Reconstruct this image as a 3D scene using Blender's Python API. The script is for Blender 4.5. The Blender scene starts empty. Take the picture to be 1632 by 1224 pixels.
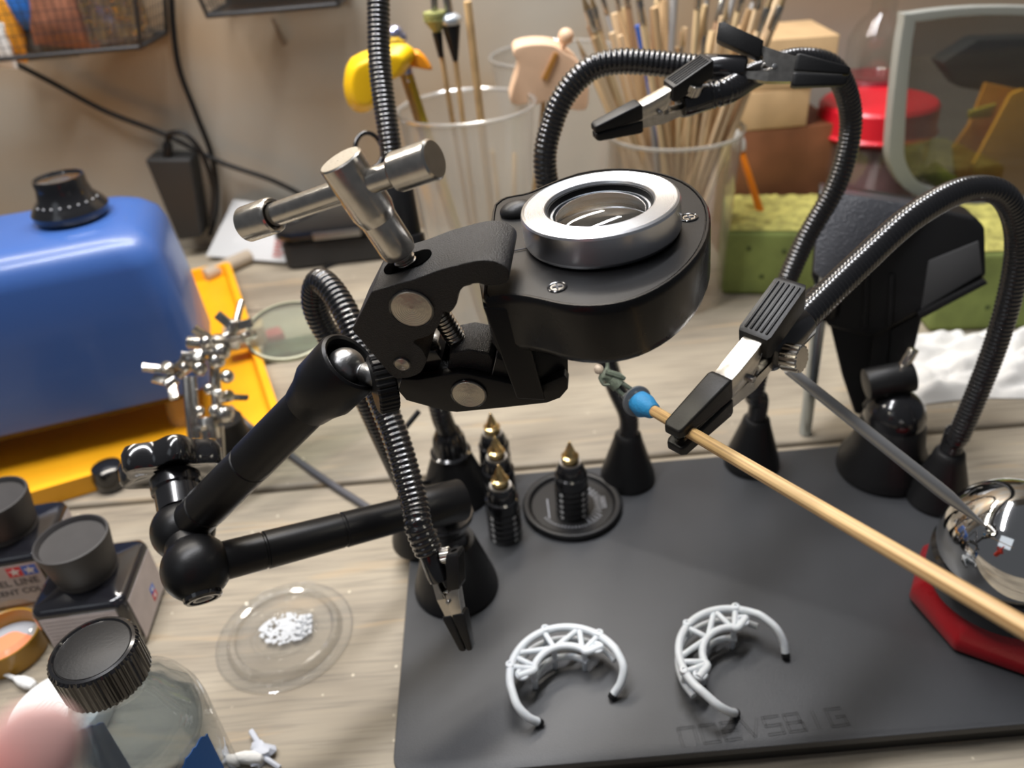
import bpy, bmesh, math, random
from mathutils import Vector, Matrix, noise
random.seed(7)
S = 0.01                      # the script works in centimetres
scene = bpy.context.scene
COL = scene.collection
PI = math.pi
V = Vector

# ------------------------------------------------------------------ camera
FPX = 1250.0
TH = math.radians(33.5); PH = math.radians(5.0)
CAM = V((0, 0, 35.0))
_u0 = V((0, math.sin(TH), math.cos(TH)))
FW = V((0, math.cos(TH), -math.sin(TH)))
RT = V((math.cos(PH), 0, 0)) - _u0 * math.sin(PH)
UP = V((math.sin(PH), 0, 0)) + _u0 * math.cos(PH)
cd = bpy.data.cameras.new('camera'); cam = bpy.data.objects.new('camera', cd); COL.objects.link(cam)
cd.sensor_width = 36; cd.lens = FPX / 1632 * 36; cd.clip_start = 0.005; cd.clip_end = 20
cam.matrix_world = Matrix(((RT.x, UP.x, -FW.x, CAM.x * S), (RT.y, UP.y, -FW.y, CAM.y * S), (RT.z, UP.z, -FW.z, CAM.z * S), (0, 0, 0, 1)))
cd.dof.use_dof = True; cd.dof.focus_distance = 0.262; cd.dof.aperture_fstop = 10.5
scene.camera = cam

# ------------------------------------------------------------------ light
w = bpy.data.worlds.new('room'); scene.world = w; w.use_nodes = True
w.node_tree.nodes['Background'].inputs[0].default_value = (0.80, 0.83, 0.90, 1)
w.node_tree.nodes['Background'].inputs[1].default_value = 0.085
def area(name, loc, aim, sx, sy, power, col):
    l = bpy.data.lights.new(name, 'AREA'); l.shape = 'RECTANGLE'; l.size = sx * S; l.size_y = sy * S
    l.energy = power; l.color = col
    o = bpy.data.objects.new(name, l); COL.objects.link(o); o.location = V(loc) * S
    o.rotation_euler = (V(aim) - V(loc)).to_track_quat('-Z', 'Y').to_euler()
    return o
area('shelf_tube_light', (-28, 66, 78), (-14, 40, 0), 80, 3.5, 5.0, (1.0, 0.93, 0.84))
area('ceiling_tube_light', (-14, 44, 112), (-4, 34, 0), 110, 8, 13.5, (0.97, 0.97, 1.0))
area('front_fill_light', (-90, -60, 120), (0, 40, 0), 60, 60, 0.7, (0.85, 0.92, 1.0))  # weak front fill added for the light alone, no known window
scene.view_settings.view_transform = 'Standard'; scene.view_settings.look = 'None'
scene.view_settings.gamma = 1; scene.view_settings.exposure = 0.34
scene.view_settings.use_curve_mapping = False

# ------------------------------------------------------------------ helpers
def U(px, py, z=None, d=None, y=None):
    """point of the place (cm) seen at pixel px,py, on height z, depth y or at distance d"""
    v = FW + RT * ((px - 816) / FPX) - UP * ((py - 612) / FPX)
    if z is not None: d = (z - CAM.z) / v.z
    if y is not None: d = (y - CAM.y) / v.y
    return CAM + v * d
def UPL(px, py, o, n):
    """point on the plane through o with normal n"""
    v = FW + RT * ((px - 816) / FPX) - UP * ((py - 612) / FPX)
    return CAM + v * ((o - CAM).dot(n) / v.dot(n))
def frame(o, z, x=V((1, 0, 0))):
    z = V(z).normalized(); x = V(x); x = (x - z * x.dot(z))
    if x.length < 1e-5: x = V((0, 1, 0)); x = x - z * x.dot(z)
    x.normalize(); y = z.cross(x); o = V(o)
    return Matrix(((x.x, y.x, z.x, o.x), (x.y, y.y, z.y, o.y), (x.z, y.z, z.z, o.z), (0, 0, 0, 1)))
def T(x, y, z, rz=0): return Matrix.Translation((x, y, z)) @ Matrix.Rotation(rz, 4, 'Z')
I4 = Matrix.Identity(4)

def smooth_path(pts, n=12):
    P = [V(p) for p in pts]
    if len(P) < 3: return P
    Q = [P[0] * 2 - P[1]] + P + [P[-1] * 2 - P[-2]]
    out = []
    for i in range(1, len(Q) - 2):
        a, b, c, d = Q[i - 1:i + 3]
        for k in range(n):
            t = k / n
            out.append(0.5 * ((2 * b) + (c - a) * t + (2 * a - 5 * b + 4 * c - d) * t * t + (3 * b - a - 3 * c + d) * t ** 3))
    out.append(P[-1]); return out
def resample(P, step):
    out = [P[0].copy()]; acc = 0
    for a, b in zip(P, P[1:]):
        L = (b - a).length
        if L < 1e-9: continue
        t = step - acc
        while t <= L:
            out.append(a.lerp(b, t / L)); t += step
        acc = (acc + L) % step
    if (out[-1] - P[-1]).length > step * .3: out.append(P[-1].copy())
    return out

class MB:
    def __init__(s): s.v = []; s.f = []
    def add(s, vs, fs, M=I4):
        b = len(s.v); s.v += [M @ V(q) for q in vs]; s.f += [tuple(i + b for i in f) for f in fs]; return s
    def lathe(s, prof, M=I4, seg=40, a0=0, wob=None):
        vs = []; fs = []; idx = []
        for (r, z) in prof:
            if abs(r) < 1e-6: idx.append([len(vs)]); vs.append((0, 0, z))
            else:
                row = []
                for k in range(seg):
                    a = a0 + 2 * PI * k / seg; rr = r * (wob(a, z) if wob else 1)
                    row.append(len(vs)); vs.append((rr * math.cos(a), rr * math.sin(a), z))
                idx.append(row)
        for A, B in zip(idx, idx[1:]):
            if len(A) == 1 and len(B) == 1: continue
            for k in range(seg):
                k2 = (k + 1) % seg
                if len(A) == 1: fs.append((A[0], B[k2], B[k]))
                elif len(B) == 1: fs.append((A[k], A[k2], B[0]))
                else: fs.append((A[k], A[k2], B[k2], B[k]))
        return s.add(vs, fs, M)
    def cyl(s, r, z0, z1, M=I4, seg=32, bev=None, r2=None):
        r2 = r if r2 is None else r2
        b = min(r, r2) * .08 if bev is None else bev
        if b <= 0: return s.lathe([(0, z0), (r, z0), (r2, z1), (0, z1)], M, seg)
        return s.lathe([(0, z0), (r - b, z0), (r - b * .3, z0 + b * .3), (r, z0 + b), (r2, z1 - b), (r2 - b * .3, z1 - b * .3), (r2 - b, z1), (0, z1)], M, seg)
    def tube(s, pts, r, seg=16, caps=True):
        P = [V(p) for p in pts]; n = len(P)
        R = r if hasattr(r, '__len__') else [r] * n
        t = (P[1] - P[0]).normalized(); u = t.orthogonal().normalized(); vs = []; fs = []
        for i in range(n):
            t2 = (P[min(i + 1, n - 1)] - P[max(i - 1, 0)])
            t2 = t2.normalized() if t2.length > 1e-9 else t
            q = t.rotation_difference(t2); u = (q @ u); u = (u - t2 * u.dot(t2)).normalized(); t = t2; w_ = t.cross(u)
            for k in range(seg):
                a = 2 * PI * k / seg; vs.append(P[i] + (u * math.cos(a) + w_ * math.sin(a)) * R[i])
        for i in range(n - 1):
            for k in range(seg):
                k2 = (k + 1) % seg; fs.append((i * seg + k, i * seg + k2, (i + 1) * seg + k2, (i + 1) * seg + k))
        if caps:
            fs.append(tuple(range(seg))[::-1]); fs.append(tuple((n - 1) * seg + k for k in range(seg)))
        return s.add(vs, fs)
    def rod(s, a, b, r, r2=None, seg=20, bev=None):
        a = V(a); b = V(b); return s.cyl(r, 0, (b - a).length, frame(a, b - a), seg, bev, r2)
    def box(s, sx, sy, sz, M=I4):
        x, y, z = sx / 2, sy / 2, sz / 2
        vs = [(-x, -y, -z), (x, -y, -z), (x, y, -z), (-x, y, -z), (-x, -y, z), (x, -y, z), (x, y, z), (-x, y, z)]
        return s.add(vs, [(0, 3, 2, 1), (4, 5, 6, 7), (0, 1, 5, 4), (1, 2, 6, 5), (2, 3, 7, 6), (3, 0, 4, 7)], M)
    def loft(s, A, B):
        """solid between two matching polygons (world points)"""
        n = len(A); vs = list(A) + list(B)
        fs = [tuple(range(n))[::-1], tuple(range(n, 2 * n))] + [(i, (i + 1) % n, n + (i + 1) % n, n + i) for i in range(n)]
        return s.add(vs, fs)
    def prism(s, poly, off): return s.loft([V(p) for p in poly], [V(p) + V(off) for p in poly])
    def sphere(s, c, r, M=None, seg=28, sc=(1, 1, 1)):
        n = seg // 2; prof = [(r * math.sin(PI * i / n), -r * math.cos(PI * i / n)) for i in range(n + 1)]
        prof[0] = (0, -r); prof[-1] = (0, r)
        M = M or I4
        return s.lathe(prof, Matrix.Translation(V(c)) @ M @ Matrix.Diagonal((*sc, 1)), seg)

def smoothpoly(pts, n=3):
    Q = [V((x, y, 0)) for x, y in pts]; m = len(Q); out = []
    for i in range(m):
        a, b, c, d = Q[i - 1], Q[i], Q[(i + 1) % m], Q[(i + 2) % m]
        for k in range(n):
            tt = k / n; q = 0.5 * ((2 * b) + (c - a) * tt + (2 * a - 5 * b + 4 * c - d) * tt * tt + (3 * b - a - 3 * c + d) * tt ** 3); out.append((q.x, q.y))
    return out
def rrect(sx, sy, r, n=5):
    out = []
    for (cx, cy, a0) in ((sx / 2 - r, sy / 2 - r, 0), (-sx / 2 + r, sy / 2 - r, 90), (-sx / 2 + r, -sy / 2 + r, 180), (sx / 2 - r, -sy / 2 + r, 270)):
        for k in range(n + 1):
            a = math.radians(a0 + 90 * k / n); out.append((cx + r * math.cos(a), cy + r * math.sin(a)))
    return out
def rrbox(mb, sx, sy, z0, z1, r, M=I4, b=.1, n=5, top=1.0):
    """rounded box built from rings; top = taper"""
    rings = [(z0, -b), (z0 + b, 0), (z1 - b, 0), (z1 - b * .3, -b * .35), (z1, -b)]
    vs = []; m = None
    for z, o in rings:
        t = 1 + (top - 1) * (z - z0) / (z1 - z0)
        p = rrect(sx * t + 2 * o, sy * t + 2 * o, max(r + o, .01), n); m = len(p); vs += [(x, y, z) for x, y in p]
    fs = [tuple(range(m))[::-1], tuple(range((len(rings) - 1) * m, len(rings) * m))]
    for i in range(len(rings) - 1):
        for k in range(m): fs.append((i * m + k, i * m + (k + 1) % m, (i + 1) * m + (k + 1) % m, (i + 1) * m + k))
    return mb.add(vs, fs, M)

def make_mesh(name, mb, bevel=0, bseg=2, smooth=True, ang=35, subd=0):
    me = bpy.data.meshes.new(name)
    bm = bmesh.new()
    return me, bm
def link(name, mb, mat, parent=None, bevel=0, bseg=2, ang=38, flat=False):
    org = parent['_o'] if parent is not None and '_o' in parent.keys() else None
    off = V(PARENT_OFF.get(parent.name, (0, 0, 0))) if parent is not None else V((0, 0, 0))
    bm = bmesh.new()
    bv = [bm.verts.new((q - off) * S) for q in mb.v]
    for f in mb.f:
        try: bm.faces.new([bv[i] for i in f])
        except ValueError: pass
    bmesh.ops.remove_doubles(bm, verts=bm.verts, dist=1e-7)
    bmesh.ops.recalc_face_normals(bm, faces=bm.faces)
    if bevel:
        es = [e for e in bm.edges if len(e.link_faces) == 2 and e.calc_face_angle(0) > math.radians(30)]
        bmesh.ops.bevel(bm, geom=es, offset=bevel * S, segments=bseg, profile=.6, affect='EDGES', clamp_overlap=True)
    me = bpy.data.meshes.new(name); bm.to_mesh(me); bm.free()
    if not flat:
        me.shade_smooth(); me.set_sharp_from_angle(angle=math.radians(ang))
    if mat: me.materials.append(mat)
    o = bpy.data.objects.new(name, me); COL.objects.link(o)
    if parent is not None: o.parent = parent
    PARENT_OFF[o.name] = tuple(off)
    return o
PARENT_OFF = {}
def thing(name, label, cat, loc, group=None):
    o = bpy.data.objects.new(name, None); COL.objects.link(o); o.location = V(loc) * S
    o.empty_display_size = .01
    o['label'] = label; o['category'] = cat
    if group: o['group'] = group
    PARENT_OFF[o.name] = tuple(V(loc))
    return o
def solo(name, mb, mat, label, cat, group=None, kind=None, loc=None, **k):
    """a thing that is one mesh, its origin at its base"""
    if loc is None:
        n = len(mb.v); loc = V((sum(q.x for q in mb.v) / n, sum(q.y for q in mb.v) / n, min(q.z for q in mb.v)))
    m2 = MB(); m2.f = mb.f; m2.v = [q - V(loc) for q in mb.v]
    o = link(name, m2, mat, None, **k); o.location = V(loc) * S
    PARENT_OFF[o.name] = tuple(V(loc))
    o['label'] = label; o['category'] = cat
    if group: o['group'] = group
    if kind: o['kind'] = kind
    return o
def struct(name, mb, mat, parent=None, **k):
    o = link(name, mb, mat, parent, **k); o['kind'] = 'structure'; return o
def lab(o, text): o['label'] = text; return o

# ------------------------------------------------------------------ materials
def M(name, col, rough=.5, metal=0, coat=0, bump=0, bscale=200, var=0, vscale=60, spec=None, sub=0, alpha=None, aniso=0, emis=None, coord='Object'):
    m = bpy.data.materials.new(name); m.use_nodes = True; nt = m.node_tree; b = nt.nodes['Principled BSDF']
    b.inputs['Base Color'].default_value = (*col, 1); b.inputs['Roughness'].default_value = rough; b.inputs['Metallic'].default_value = metal
    b.inputs['Coat Weight'].default_value = coat; b.inputs['Coat Roughness'].default_value = .06
    if spec is not None: b.inputs['Specular IOR Level'].default_value = spec
    if sub: b.inputs['Subsurface Weight'].default_value = sub; b.inputs['Subsurface Radius'].default_value = (.01, .004, .002)
    if alpha is not None: b.inputs['Alpha'].default_value = alpha
    if emis: b.inputs['Emission Color'].default_value = (*emis[0], 1); b.inputs['Emission Strength'].default_value = emis[1]
    tc = nt.nodes.new('ShaderNodeTexCoord')
    def N(sc, det=3):
        n = nt.nodes.new('ShaderNodeTexNoise'); n.inputs['Scale'].default_value = sc; n.inputs['Detail'].default_value = det
        nt.links.new(tc.outputs[coord], n.inputs['Vector']); return n
    if bump:
        n = N(bscale); bp = nt.nodes.new('ShaderNodeBump'); bp.inputs['Strength'].default_value = bump; bp.inputs['Distance'].default_value = .0006
        nt.links.new(n.outputs[0], bp.inputs['Height']); nt.links.new(bp.outputs[0], b.inputs['Normal'])
    n = N(vscale, 4); mr = nt.nodes.new('ShaderNodeMapRange')
    mr.inputs['To Min'].default_value = max(0, rough - .04 - var * .15); mr.inputs['To Max'].default_value = min(1, rough + .04 + var * .15)
    nt.links.new(n.outputs[0], mr.inputs['Value']); nt.links.new(mr.outputs[0], b.inputs['Roughness'])
    if var:
        cr = nt.nodes.new('ShaderNodeValToRGB'); e = cr.color_ramp.elements
        e[0].position = .3; e[1].position = .7
        e[0].color = (*[c * (1 - var) for c in col], 1); e[1].color = (*[min(1, c * (1 + var)) for c in col], 1)
        nt.links.new(n.outputs[0], cr.inputs[0]); nt.links.new(cr.outputs[0], b.inputs['Base Color'])
    return m
def clear(name, tint=(1, 1, 1), gl=.12, rough=.03, haze=0, hazecol=(.8, .8, .8), pw=3.0):
    """thin clear plastic or glass wall: see-through with a fresnel gloss and some haze"""
    m = bpy.data.materials.new(name); m.use_nodes = True; nt = m.node_tree; nt.nodes.clear()
    out = nt.nodes.new('ShaderNodeOutputMaterial'); tr = nt.nodes.new('ShaderNodeBsdfTransparent'); tr.inputs[0].default_value = (*tint, 1)
    g = nt.nodes.new('ShaderNodeBsdfGlossy'); g.inputs['Roughness'].default_value = rough
    lw = nt.nodes.new('ShaderNodeLayerWeight'); lw.inputs[0].default_value = .5; fr = nt.nodes.new('ShaderNodeMath'); fr.operation = 'POWER'; fr.inputs[1].default_value = pw; nt.links.new(lw.outputs['Facing'], fr.inputs[0])
    mx = nt.nodes.new('ShaderNodeMixShader'); ad = nt.nodes.new('ShaderNodeMath'); ad.operation = 'MULTIPLY_ADD'; ad.inputs[1].default_value = .7; ad.inputs[2].default_value = .025 + gl * .3
    nt.links.new(fr.outputs[0], ad.inputs[0]); nt.links.new(ad.outputs[0], mx.inputs[0]); nt.links.new(g.outputs[0], mx.inputs[2])
    src = tr.outputs[0]
    if haze:
        df = nt.nodes.new('ShaderNodeBsdfDiffuse'); df.inputs[0].default_value = (*hazecol, 1)
        tl = nt.nodes.new('ShaderNodeBsdfTranslucent'); tl.inputs[0].default_value = (*hazecol, 1)
        m0 = nt.nodes.new('ShaderNodeMixShader'); m0.inputs[0].default_value = .5
        nt.links.new(df.outputs[0], m0.inputs[1]); nt.links.new(tl.outputs[0], m0.inputs[2])
        m1 = nt.nodes.new('ShaderNodeMixShader'); m1.inputs[0].default_value = haze
        nt.links.new(src, m1.inputs[1]); nt.links.new(m0.outputs[0], m1.inputs[2]); src = m1.outputs[0]
    nt.links.new(src, mx.inputs[1]); nt.links.new(mx.outputs[0], out.inputs[0]); return m

def wood_mat():
    m = bpy.data.materials.new('weathered_plank'); m.use_nodes = True; nt = m.node_tree; b = nt.nodes['Principled BSDF']; L = nt.links.new
    tc = nt.nodes.new('ShaderNodeTexCoord')
    def mapn(sc, loc=(0, 0, 0)):
        mp = nt.nodes.new('ShaderNodeMapping'); mp.inputs['Scale'].default_value = sc; mp.inputs['Location'].default_value = loc
        L(tc.outputs['Object'], mp.inputs[0]); return mp
    def nz(mp, sc, det=5, dist=0):
        n = nt.nodes.new('ShaderNodeTexNoise'); n.inputs['Scale'].default_value = sc; n.inputs['Detail'].default_value = det; n.inputs['Distortion'].default_value = dist
        L(mp.outputs[0], n.inputs['Vector']); return n
    def ramp(src, stops):
        r = nt.nodes.new('ShaderNodeValToRGB'); e = r.color_ramp.elements
        e[0].position, e[0].color = stops[0][0], (*stops[0][1], 1); e[1].position, e[1].color = stops[-1][0], (*stops[-1][1], 1)
        for p, c in stops[1:-1]: q = e.new(p); q.color = (*c, 1)
        L(src, r.inputs[0]); return r
    def mix(a, bb, fac, mode='MIX'):
        x = nt.nodes.new('ShaderNodeMix'); x.data_type = 'RGBA'; x.blend_type = mode
        L(a, x.inputs[6]); L(bb, x.inputs[7])
        if isinstance(fac, (int, float)): x.inputs[0].default_value = fac
        else: L(fac, x.inputs[0])
        return x.outputs[2]
    big = nz(mapn((1.2, 3.5, 3)), 4, 3, .6)
    base = ramp(big.outputs[0], [(.3, (.205, .172, .130)), (.5, (.315, .272, .208)), (.7, (.40, .348, .265))])
    gr = nz(mapn((2.2, 45, 8)), 9, 6, .4)
    grain = ramp(gr.outputs[0], [(.32, (.50, .50, .52)), (.50, (.97, .97, .97)), (.75, (1.16, 1.13, 1.08))])
    c = mix(base.outputs[0], grain.outputs[0], .55, 'MULTIPLY')
    # warm streaks along the board where the stain has worn
    st = nz(mapn((1.6, 11, 3), (3, 1, 0)), 6, 3, 1.0)
    sm = ramp(st.outputs[0], [(.6, (0, 0, 0)), (.68, (1, 1, 1))])
    warm = nt.nodes.new('ShaderNodeRGB'); warm.outputs[0].default_value = (.46, .335, .20, 1)
    f = nt.nodes.new('ShaderNodeMath'); f.operation = 'MULTIPLY'; f.inputs[1].default_value = .45; L(sm.outputs[0], f.inputs[0])
    c = mix(c, warm.outputs[0], f.outputs[0])
    # paint flecks
    vo = nt.nodes.new('ShaderNodeTexVoronoi'); vo.inputs['Scale'].default_value = 95; L(tc.outputs['Object'], vo.inputs['Vector'])
    fl = ramp(vo.outputs['Distance'], [(.06, (1, 1, 1)), (.10, (0, 0, 0))])
    pale = nt.nodes.new('ShaderNodeRGB'); pale.outputs[0].default_value = (.62, .55, .42, 1)
    pn = nz(mapn((1, 1, 1)), 25, 1); pf = ramp(pn.outputs[0], [(.55, (0, 0, 0)), (.62, (1, 1, 1))])
    g = nt.nodes.new('ShaderNodeMath'); g.operation = 'MULTIPLY'; L(fl.outputs[0], g.inputs[0]); L(pf.outputs[0], g.inputs[1])
    c = mix(c, pale.outputs[0], g.outputs[0])
    L(c, b.inputs['Base Color']); b.inputs['Roughness'].default_value = .55; b.inputs['Specular IOR Level'].default_value = .35
    bp = nt.nodes.new('ShaderNodeBump'); bp.inputs['Strength'].default_value = .25; bp.inputs['Distance'].default_value = .0008
    L(gr.outputs[0], bp.inputs['Height']); L(bp.outputs[0], b.inputs['Normal'])
    return m
def wall_mat():
    m = M('plaster', (.40, .35, .29), .85, bump=.2, bscale=60); nt = m.node_tree; b = nt.nodes['Principled BSDF']; L = nt.links.new
    tc = nt.nodes.new('ShaderNodeTexCoord'); n = nt.nodes.new('ShaderNodeTexNoise'); n.inputs['Scale'].default_value = 3.2; n.inputs['Detail'].default_value = 2
    mp = nt.nodes.new('ShaderNodeMapping'); mp.inputs['Scale'].default_value = (1, 1, 1.8); L(tc.outputs['Object'], mp.inputs[0]); L(mp.outputs[0], n.inputs['Vector'])
    r = nt.nodes.new('ShaderNodeValToRGB'); e = r.color_ramp.elements
    e[0].position = .38; e[0].color = (.40, .30, .195, 1); e[1].position = .62; e[1].color = (.40, .37, .315, 1)
    L(n.outputs[0], r.inputs[0]); L(r.outputs[0], b.inputs['Base Color']); return m

HOUS = M('silky_black_plastic', (.006, .006, .0065), .27, 0, coat=.05, spec=.3)
WOOD = wood_mat(); WALL = wall_mat()
BLK = M('satin_black_metal', (.006, .006, .0065), .36, 0, bump=.05, bscale=1500, spec=.28)
GRAIN = M('grained_black_anodised', (.010, .010, .0105), .38, .0, bump=.8, bscale=2600, spec=.45)
GLOSS = M('glossy_black_plastic', (.010, .010, .011), .16, coat=.5)
RUB = M('black_rubber', (.009, .009, .0095), .42, bump=.1, bscale=900, spec=.32)
NECK = M('black_enamel_flex', (.009, .009, .010), .22, coat=.6)
MAT = M('dark_grey_board', (.040, .042, .046), .46, bump=.25, bscale=1800, var=.08, vscale=25)
MATT = M('engraved_grey', (.020, .021, .023), .5)
MATE = M('board_edge_black', (.010, .010, .010), .5)
NICK = M('nickel', (.56, .53, .48), .24, 1, var=.08, vscale=400)
CHROME = M('chrome', (.78, .78, .77), .06, 1)
STEEL = M('brushed_steel', (.34, .34, .34), .33, 1, bump=.2, bscale=700)
PIN = M('turned_steel_disc', (.50, .46, .39), .42, 1, bump=.25, bscale=900)
ALU = M('spun_aluminium', (.90, .91, .93), .30, 1)
ALUS = M('satin_aluminium', (.62, .62, .62), .42, 1)
BRASS = M('brass', (.78, .56, .25), .22, 1)
ZINC = M('zinc_rod', (.50, .56, .60), .30, 1)
RINGM = M('pale_grey_resin', (.66, .70, .73), .42, var=.05, vscale=150, sub=.05)
BAMB = M('bamboo', (.50, .33, .155), .5, var=.2, vscale=60)
BLUE = M('blue_moulded_plastic', (.040, .105, .33), .34, coat=.15, bump=.1, bscale=500)
YEL = M('yellow_orange_tray', (.88, .40, .008), .42, var=.08, vscale=20)
FOAM = M('green_floral_foam', (.185, .225, .060), .95, var=.18, vscale=45, bump=.4, bscale=500)
FOAMT = M('crumbly_foam_top', (.40, .37, .10), .95, var=.45, vscale=90, bump=1, bscale=300)
REDP = M('red_plastic', (.72, .012, .028), .35, coat=.1)
DRED = M('dark_red_plastic', (.20, .012, .02), .4)
REDB = M('red_glossy_base', (.27, .006, .010), .28, coat=.3)
PINE = M('pine_block', (.62, .42, .22), .6, var=.14, vscale=25)
BROWN = M('brown_wood_box', (.22, .085, .035), .6, var=.25, vscale=20)
WHITE = M('white_plastic', (.80, .80, .78), .4)
COT = M('cotton', (.82, .82, .80), .95, bump=.6, bscale=500)
TISS = M('white_tissue', (.80, .79, .76), .95, bump=.3, bscale=150)
GREYF = M('grey_frame_plastic', (.36, .37, .34), .45)
CLR = clear('clear_plastic', (.97, .98, .97), .15)
CLRB = clear('clear_bottle_glass', (.93, .95, .96), .15, .02, haze=.05, hazecol=(.6, .66, .72), pw=2.0)
FROST = clear('frosted_cup_plastic', (.93, .93, .92), .05, .2, haze=.58, hazecol=(.66, .645, .60))
JARC = clear('clear_jar', (.93, .93, .94), .2, .05, haze=.08)
LENSC = clear('coated_lens', (.74, .77, .80), .05, .01)
GREENL = clear('green_lens_edge', (.80, .88, .82), .4, .02, haze=.06)
TAPE = M('blue_masking_tape', (.016, .15, .55), .7, bump=.3, bscale=700)
LABEL = M('pale_grey_label', (.50, .44, .43), .6, var=.1, vscale=80)
PRINT = M('dark_print', (.05, .05, .06), .6)
LBLUE = M('logo_blue', (.04, .15, .60), .5); LRED = M('logo_red', (.65, .03, .05), .5); LWHITE = M('logo_white', (.75, .75, .75), .5)
INKG = M('inky_dark_glass', (.012, .012, .015), .10, coat=.6)
CAPM = M('matt_black_cap', (.030, .028, .028), .55, bump=.1, bscale=500, var=.15, vscale=50)
YPAINT = M('yellow_painted_part', (.92, .55, .005), .35)
OPAINT = M('orange_painted_part', (.85, .30, .01), .4)
SKINP = M('beige_painted_part', (.74, .50, .33), .5)
ORANGE = M('orange_plastic', (.85, .24, .01), .35)
AMBER = M('amber_orange_part', (.70, .30, .02), .45, var=.25, vscale=20)
GOLDP = M('gold_brown_metal_pot', (.42, .22, .02), .35, coat=.2)
CORAL = M('coral_paint', (.82, .25, .12), .4)
SKIN = M('skin', (.46, .042, .026), .75, spec=.15)
OLIVE = M('olive_painted_metal', (.11, .14, .12), .45, var=.35, vscale=900)
DARKB = M('dark_bluish_paint', (.035, .045, .06), .45, var=.3, vscale=900)
TACK = M('blue_putty', (.012, .20, .48), .6, bump=.5, bscale=900)
GREYB = M('grey_disc_base', (.10, .11, .13), .5)

# ------------------------------------------------------------------ setting
gaps = [-14, 14.4, 42.3, 70.2, 88]
for i, (y0, y1) in enumerate(zip(gaps, gaps[1:])):
    mb = MB(); mb.box(260, y1 - y0 - .35, 3, Matrix.Translation((-20 + i * 7, (y0 + y1) / 2, -1.5)))
    m2 = MB(); c = V((-20 + i * 7, (y0 + y1) / 2, -1.5)); m2.v = [q - c for q in mb.v]; m2.f = mb.f
    o = link('desk_plank', m2, WOOD, bevel=.35, bseg=3); o.location = c * S
    o['label'] = ['nearest weathered grey-brown desk board under the clear bottle', 'weathered desk board carrying the black board and ink bottles', 'weathered desk board behind the black board, carrying the blue box', 'rearmost weathered desk board along the wall'][i]
    o['category'] = 'desk board'; o['group'] = 'boards of the desk top'
mb = MB(); mb.box(262, 106, 2.5, Matrix.Translation((-10, 37, -4.3))); struct('trim_1', mb, M('dark_underside', (.05, .04, .03), .8))
mb = MB(); mb.box(300, 3, 240, Matrix.Translation((0, 89.6, 60))); struct('wall_back', mb, WALL)
mb = MB(); mb.box(300, 240, 2, Matrix.Translation((0, -29, -61))); struct('floor', mb, M('concrete_floor', (.22, .21, .2), .8, var=.2, vscale=4))

# ------------------------------------------------------------------ the black board on the desk
BT = 1.4
bx0, bx1, by0, by1 = -6.9, 26.0, 19.75, 40.0
def board():
    t = thing('work_board', 'dark grey rectangular board with raised lettering lying on the desk', 'board', (9.5, 30, 0))
    mb = MB(); Mx = T((bx0 + bx1) / 2, (by0 + by1) / 2, 0); rrbox(mb, bx1 - bx0, by1 - by0, .95, BT, 1.1, Mx, .06, 6); link('board_plate', mb, MAT, t)
    mb = MB(); rrbox(mb, bx1 - bx0 - .5, by1 - by0 - .5, 0.0, .95, .9, Mx, .04, 6); link('board_base', mb, MATE, t)
    o = V((6.25, 20.12, BT + .004)); ex = (U(1355, 1152, z=BT) - U(1087, 1192, z=BT)); ex.z = 0; Ltot = ex.length; ex = V((1, .045, 0)).normalized(); ey = V((-.045, 1, 0)).normalized()
    G = {'N': [[(0, 0), (0, 1), (1, 1), (1, 0)]], 'O': [[(0, 0), (0, 1), (1, 1), (1, 0), (0, 0)]], 'E': [[(1, 0), (0, 0), (0, 1), (1, 1)], [(0, .5), (.9, .5)]],
         'V': [[(0, 1), (.5, 0), (1, 1)]], 'S': [[(0, 0), (1, 0), (1, .5), (0, .5), (0, 1), (1, 1)]], 'B': [[(0, 0), (0, 1), (.9, 1), (.9, .5), (0, .5)], [(.9, .5), (1, .4), (1, 0), (0, 0)]],
         'I': [[(.5, 0), (.5, 1)]], 'G': [[(1, 1), (0, 1), (0, 0), (1, 0), (1, .5), (.5, .5)]]}
    mb = MB(); st = 7.9 / 8
    for i, ch in enumerate('NOEVSBIG'):
        for pl in G[ch]:
            for dd in (-.055, .055):
                for a, b in zip(pl, pl[1:]):
                    def q(p): return o + ex * (st * i + p[0] * st * .72) + ey * (p[1] * .85)
                    A, B = q(a), q(b); d = (B - A).normalized(); nrm = V((-d.y, d.x, 0)); A = A + nrm * dd - d * .05; B = B + nrm * dd + d * .05
                    mb.prism([A - nrm * .018, B - nrm * .018, B + nrm * .018, A + nrm * .018], V((0, 0, .015)))
    link('lettering', mb, MATT, t)
board()

# ------------------------------------------------------------------ goosenecks
K0 = U(1030, 648, d=30.6); K2 = U(1700, 1040, d=15.2)      # ends of the bamboo skewer
KQ = min((K0.lerp(K2, k / 400) for k in range(400)), key=lambda p: abs(816 + FPX * (p - CAM).dot(RT) / (p - CAM).dot(FW) - 1092))
KS = U(1216, 568, d=30.0)
KT = KQ + (KQ - KS).normalized() * .7
def neck(name, pts, parent, r=.575, pitch=.24, n=10):
    P = resample(smooth_path(pts, 24), pitch / 6)
    R = [r * (1 + .052 * math.cos(2 * PI * i / 6)) for i in range(len(P))]
    mb = MB(); mb.tube(P, R, 18); o = link(name, mb, NECK, parent, ang=75); return P
def cone(t, p, r0=1.75, r1=.78, h=3.7, label=None):
    mb = MB(); mb.lathe([(0, 0), (r0 - .1, 0), (r0, .12), (r0 * .98, .5), (r1 + .12, h - .5), (r1 + .04, h - .12), (r1 - .08, h), (.45, h + .02), (0, h + .02)], T(*p), 44)
    return link('magnetic_foot', mb, RUB, t)

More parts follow.
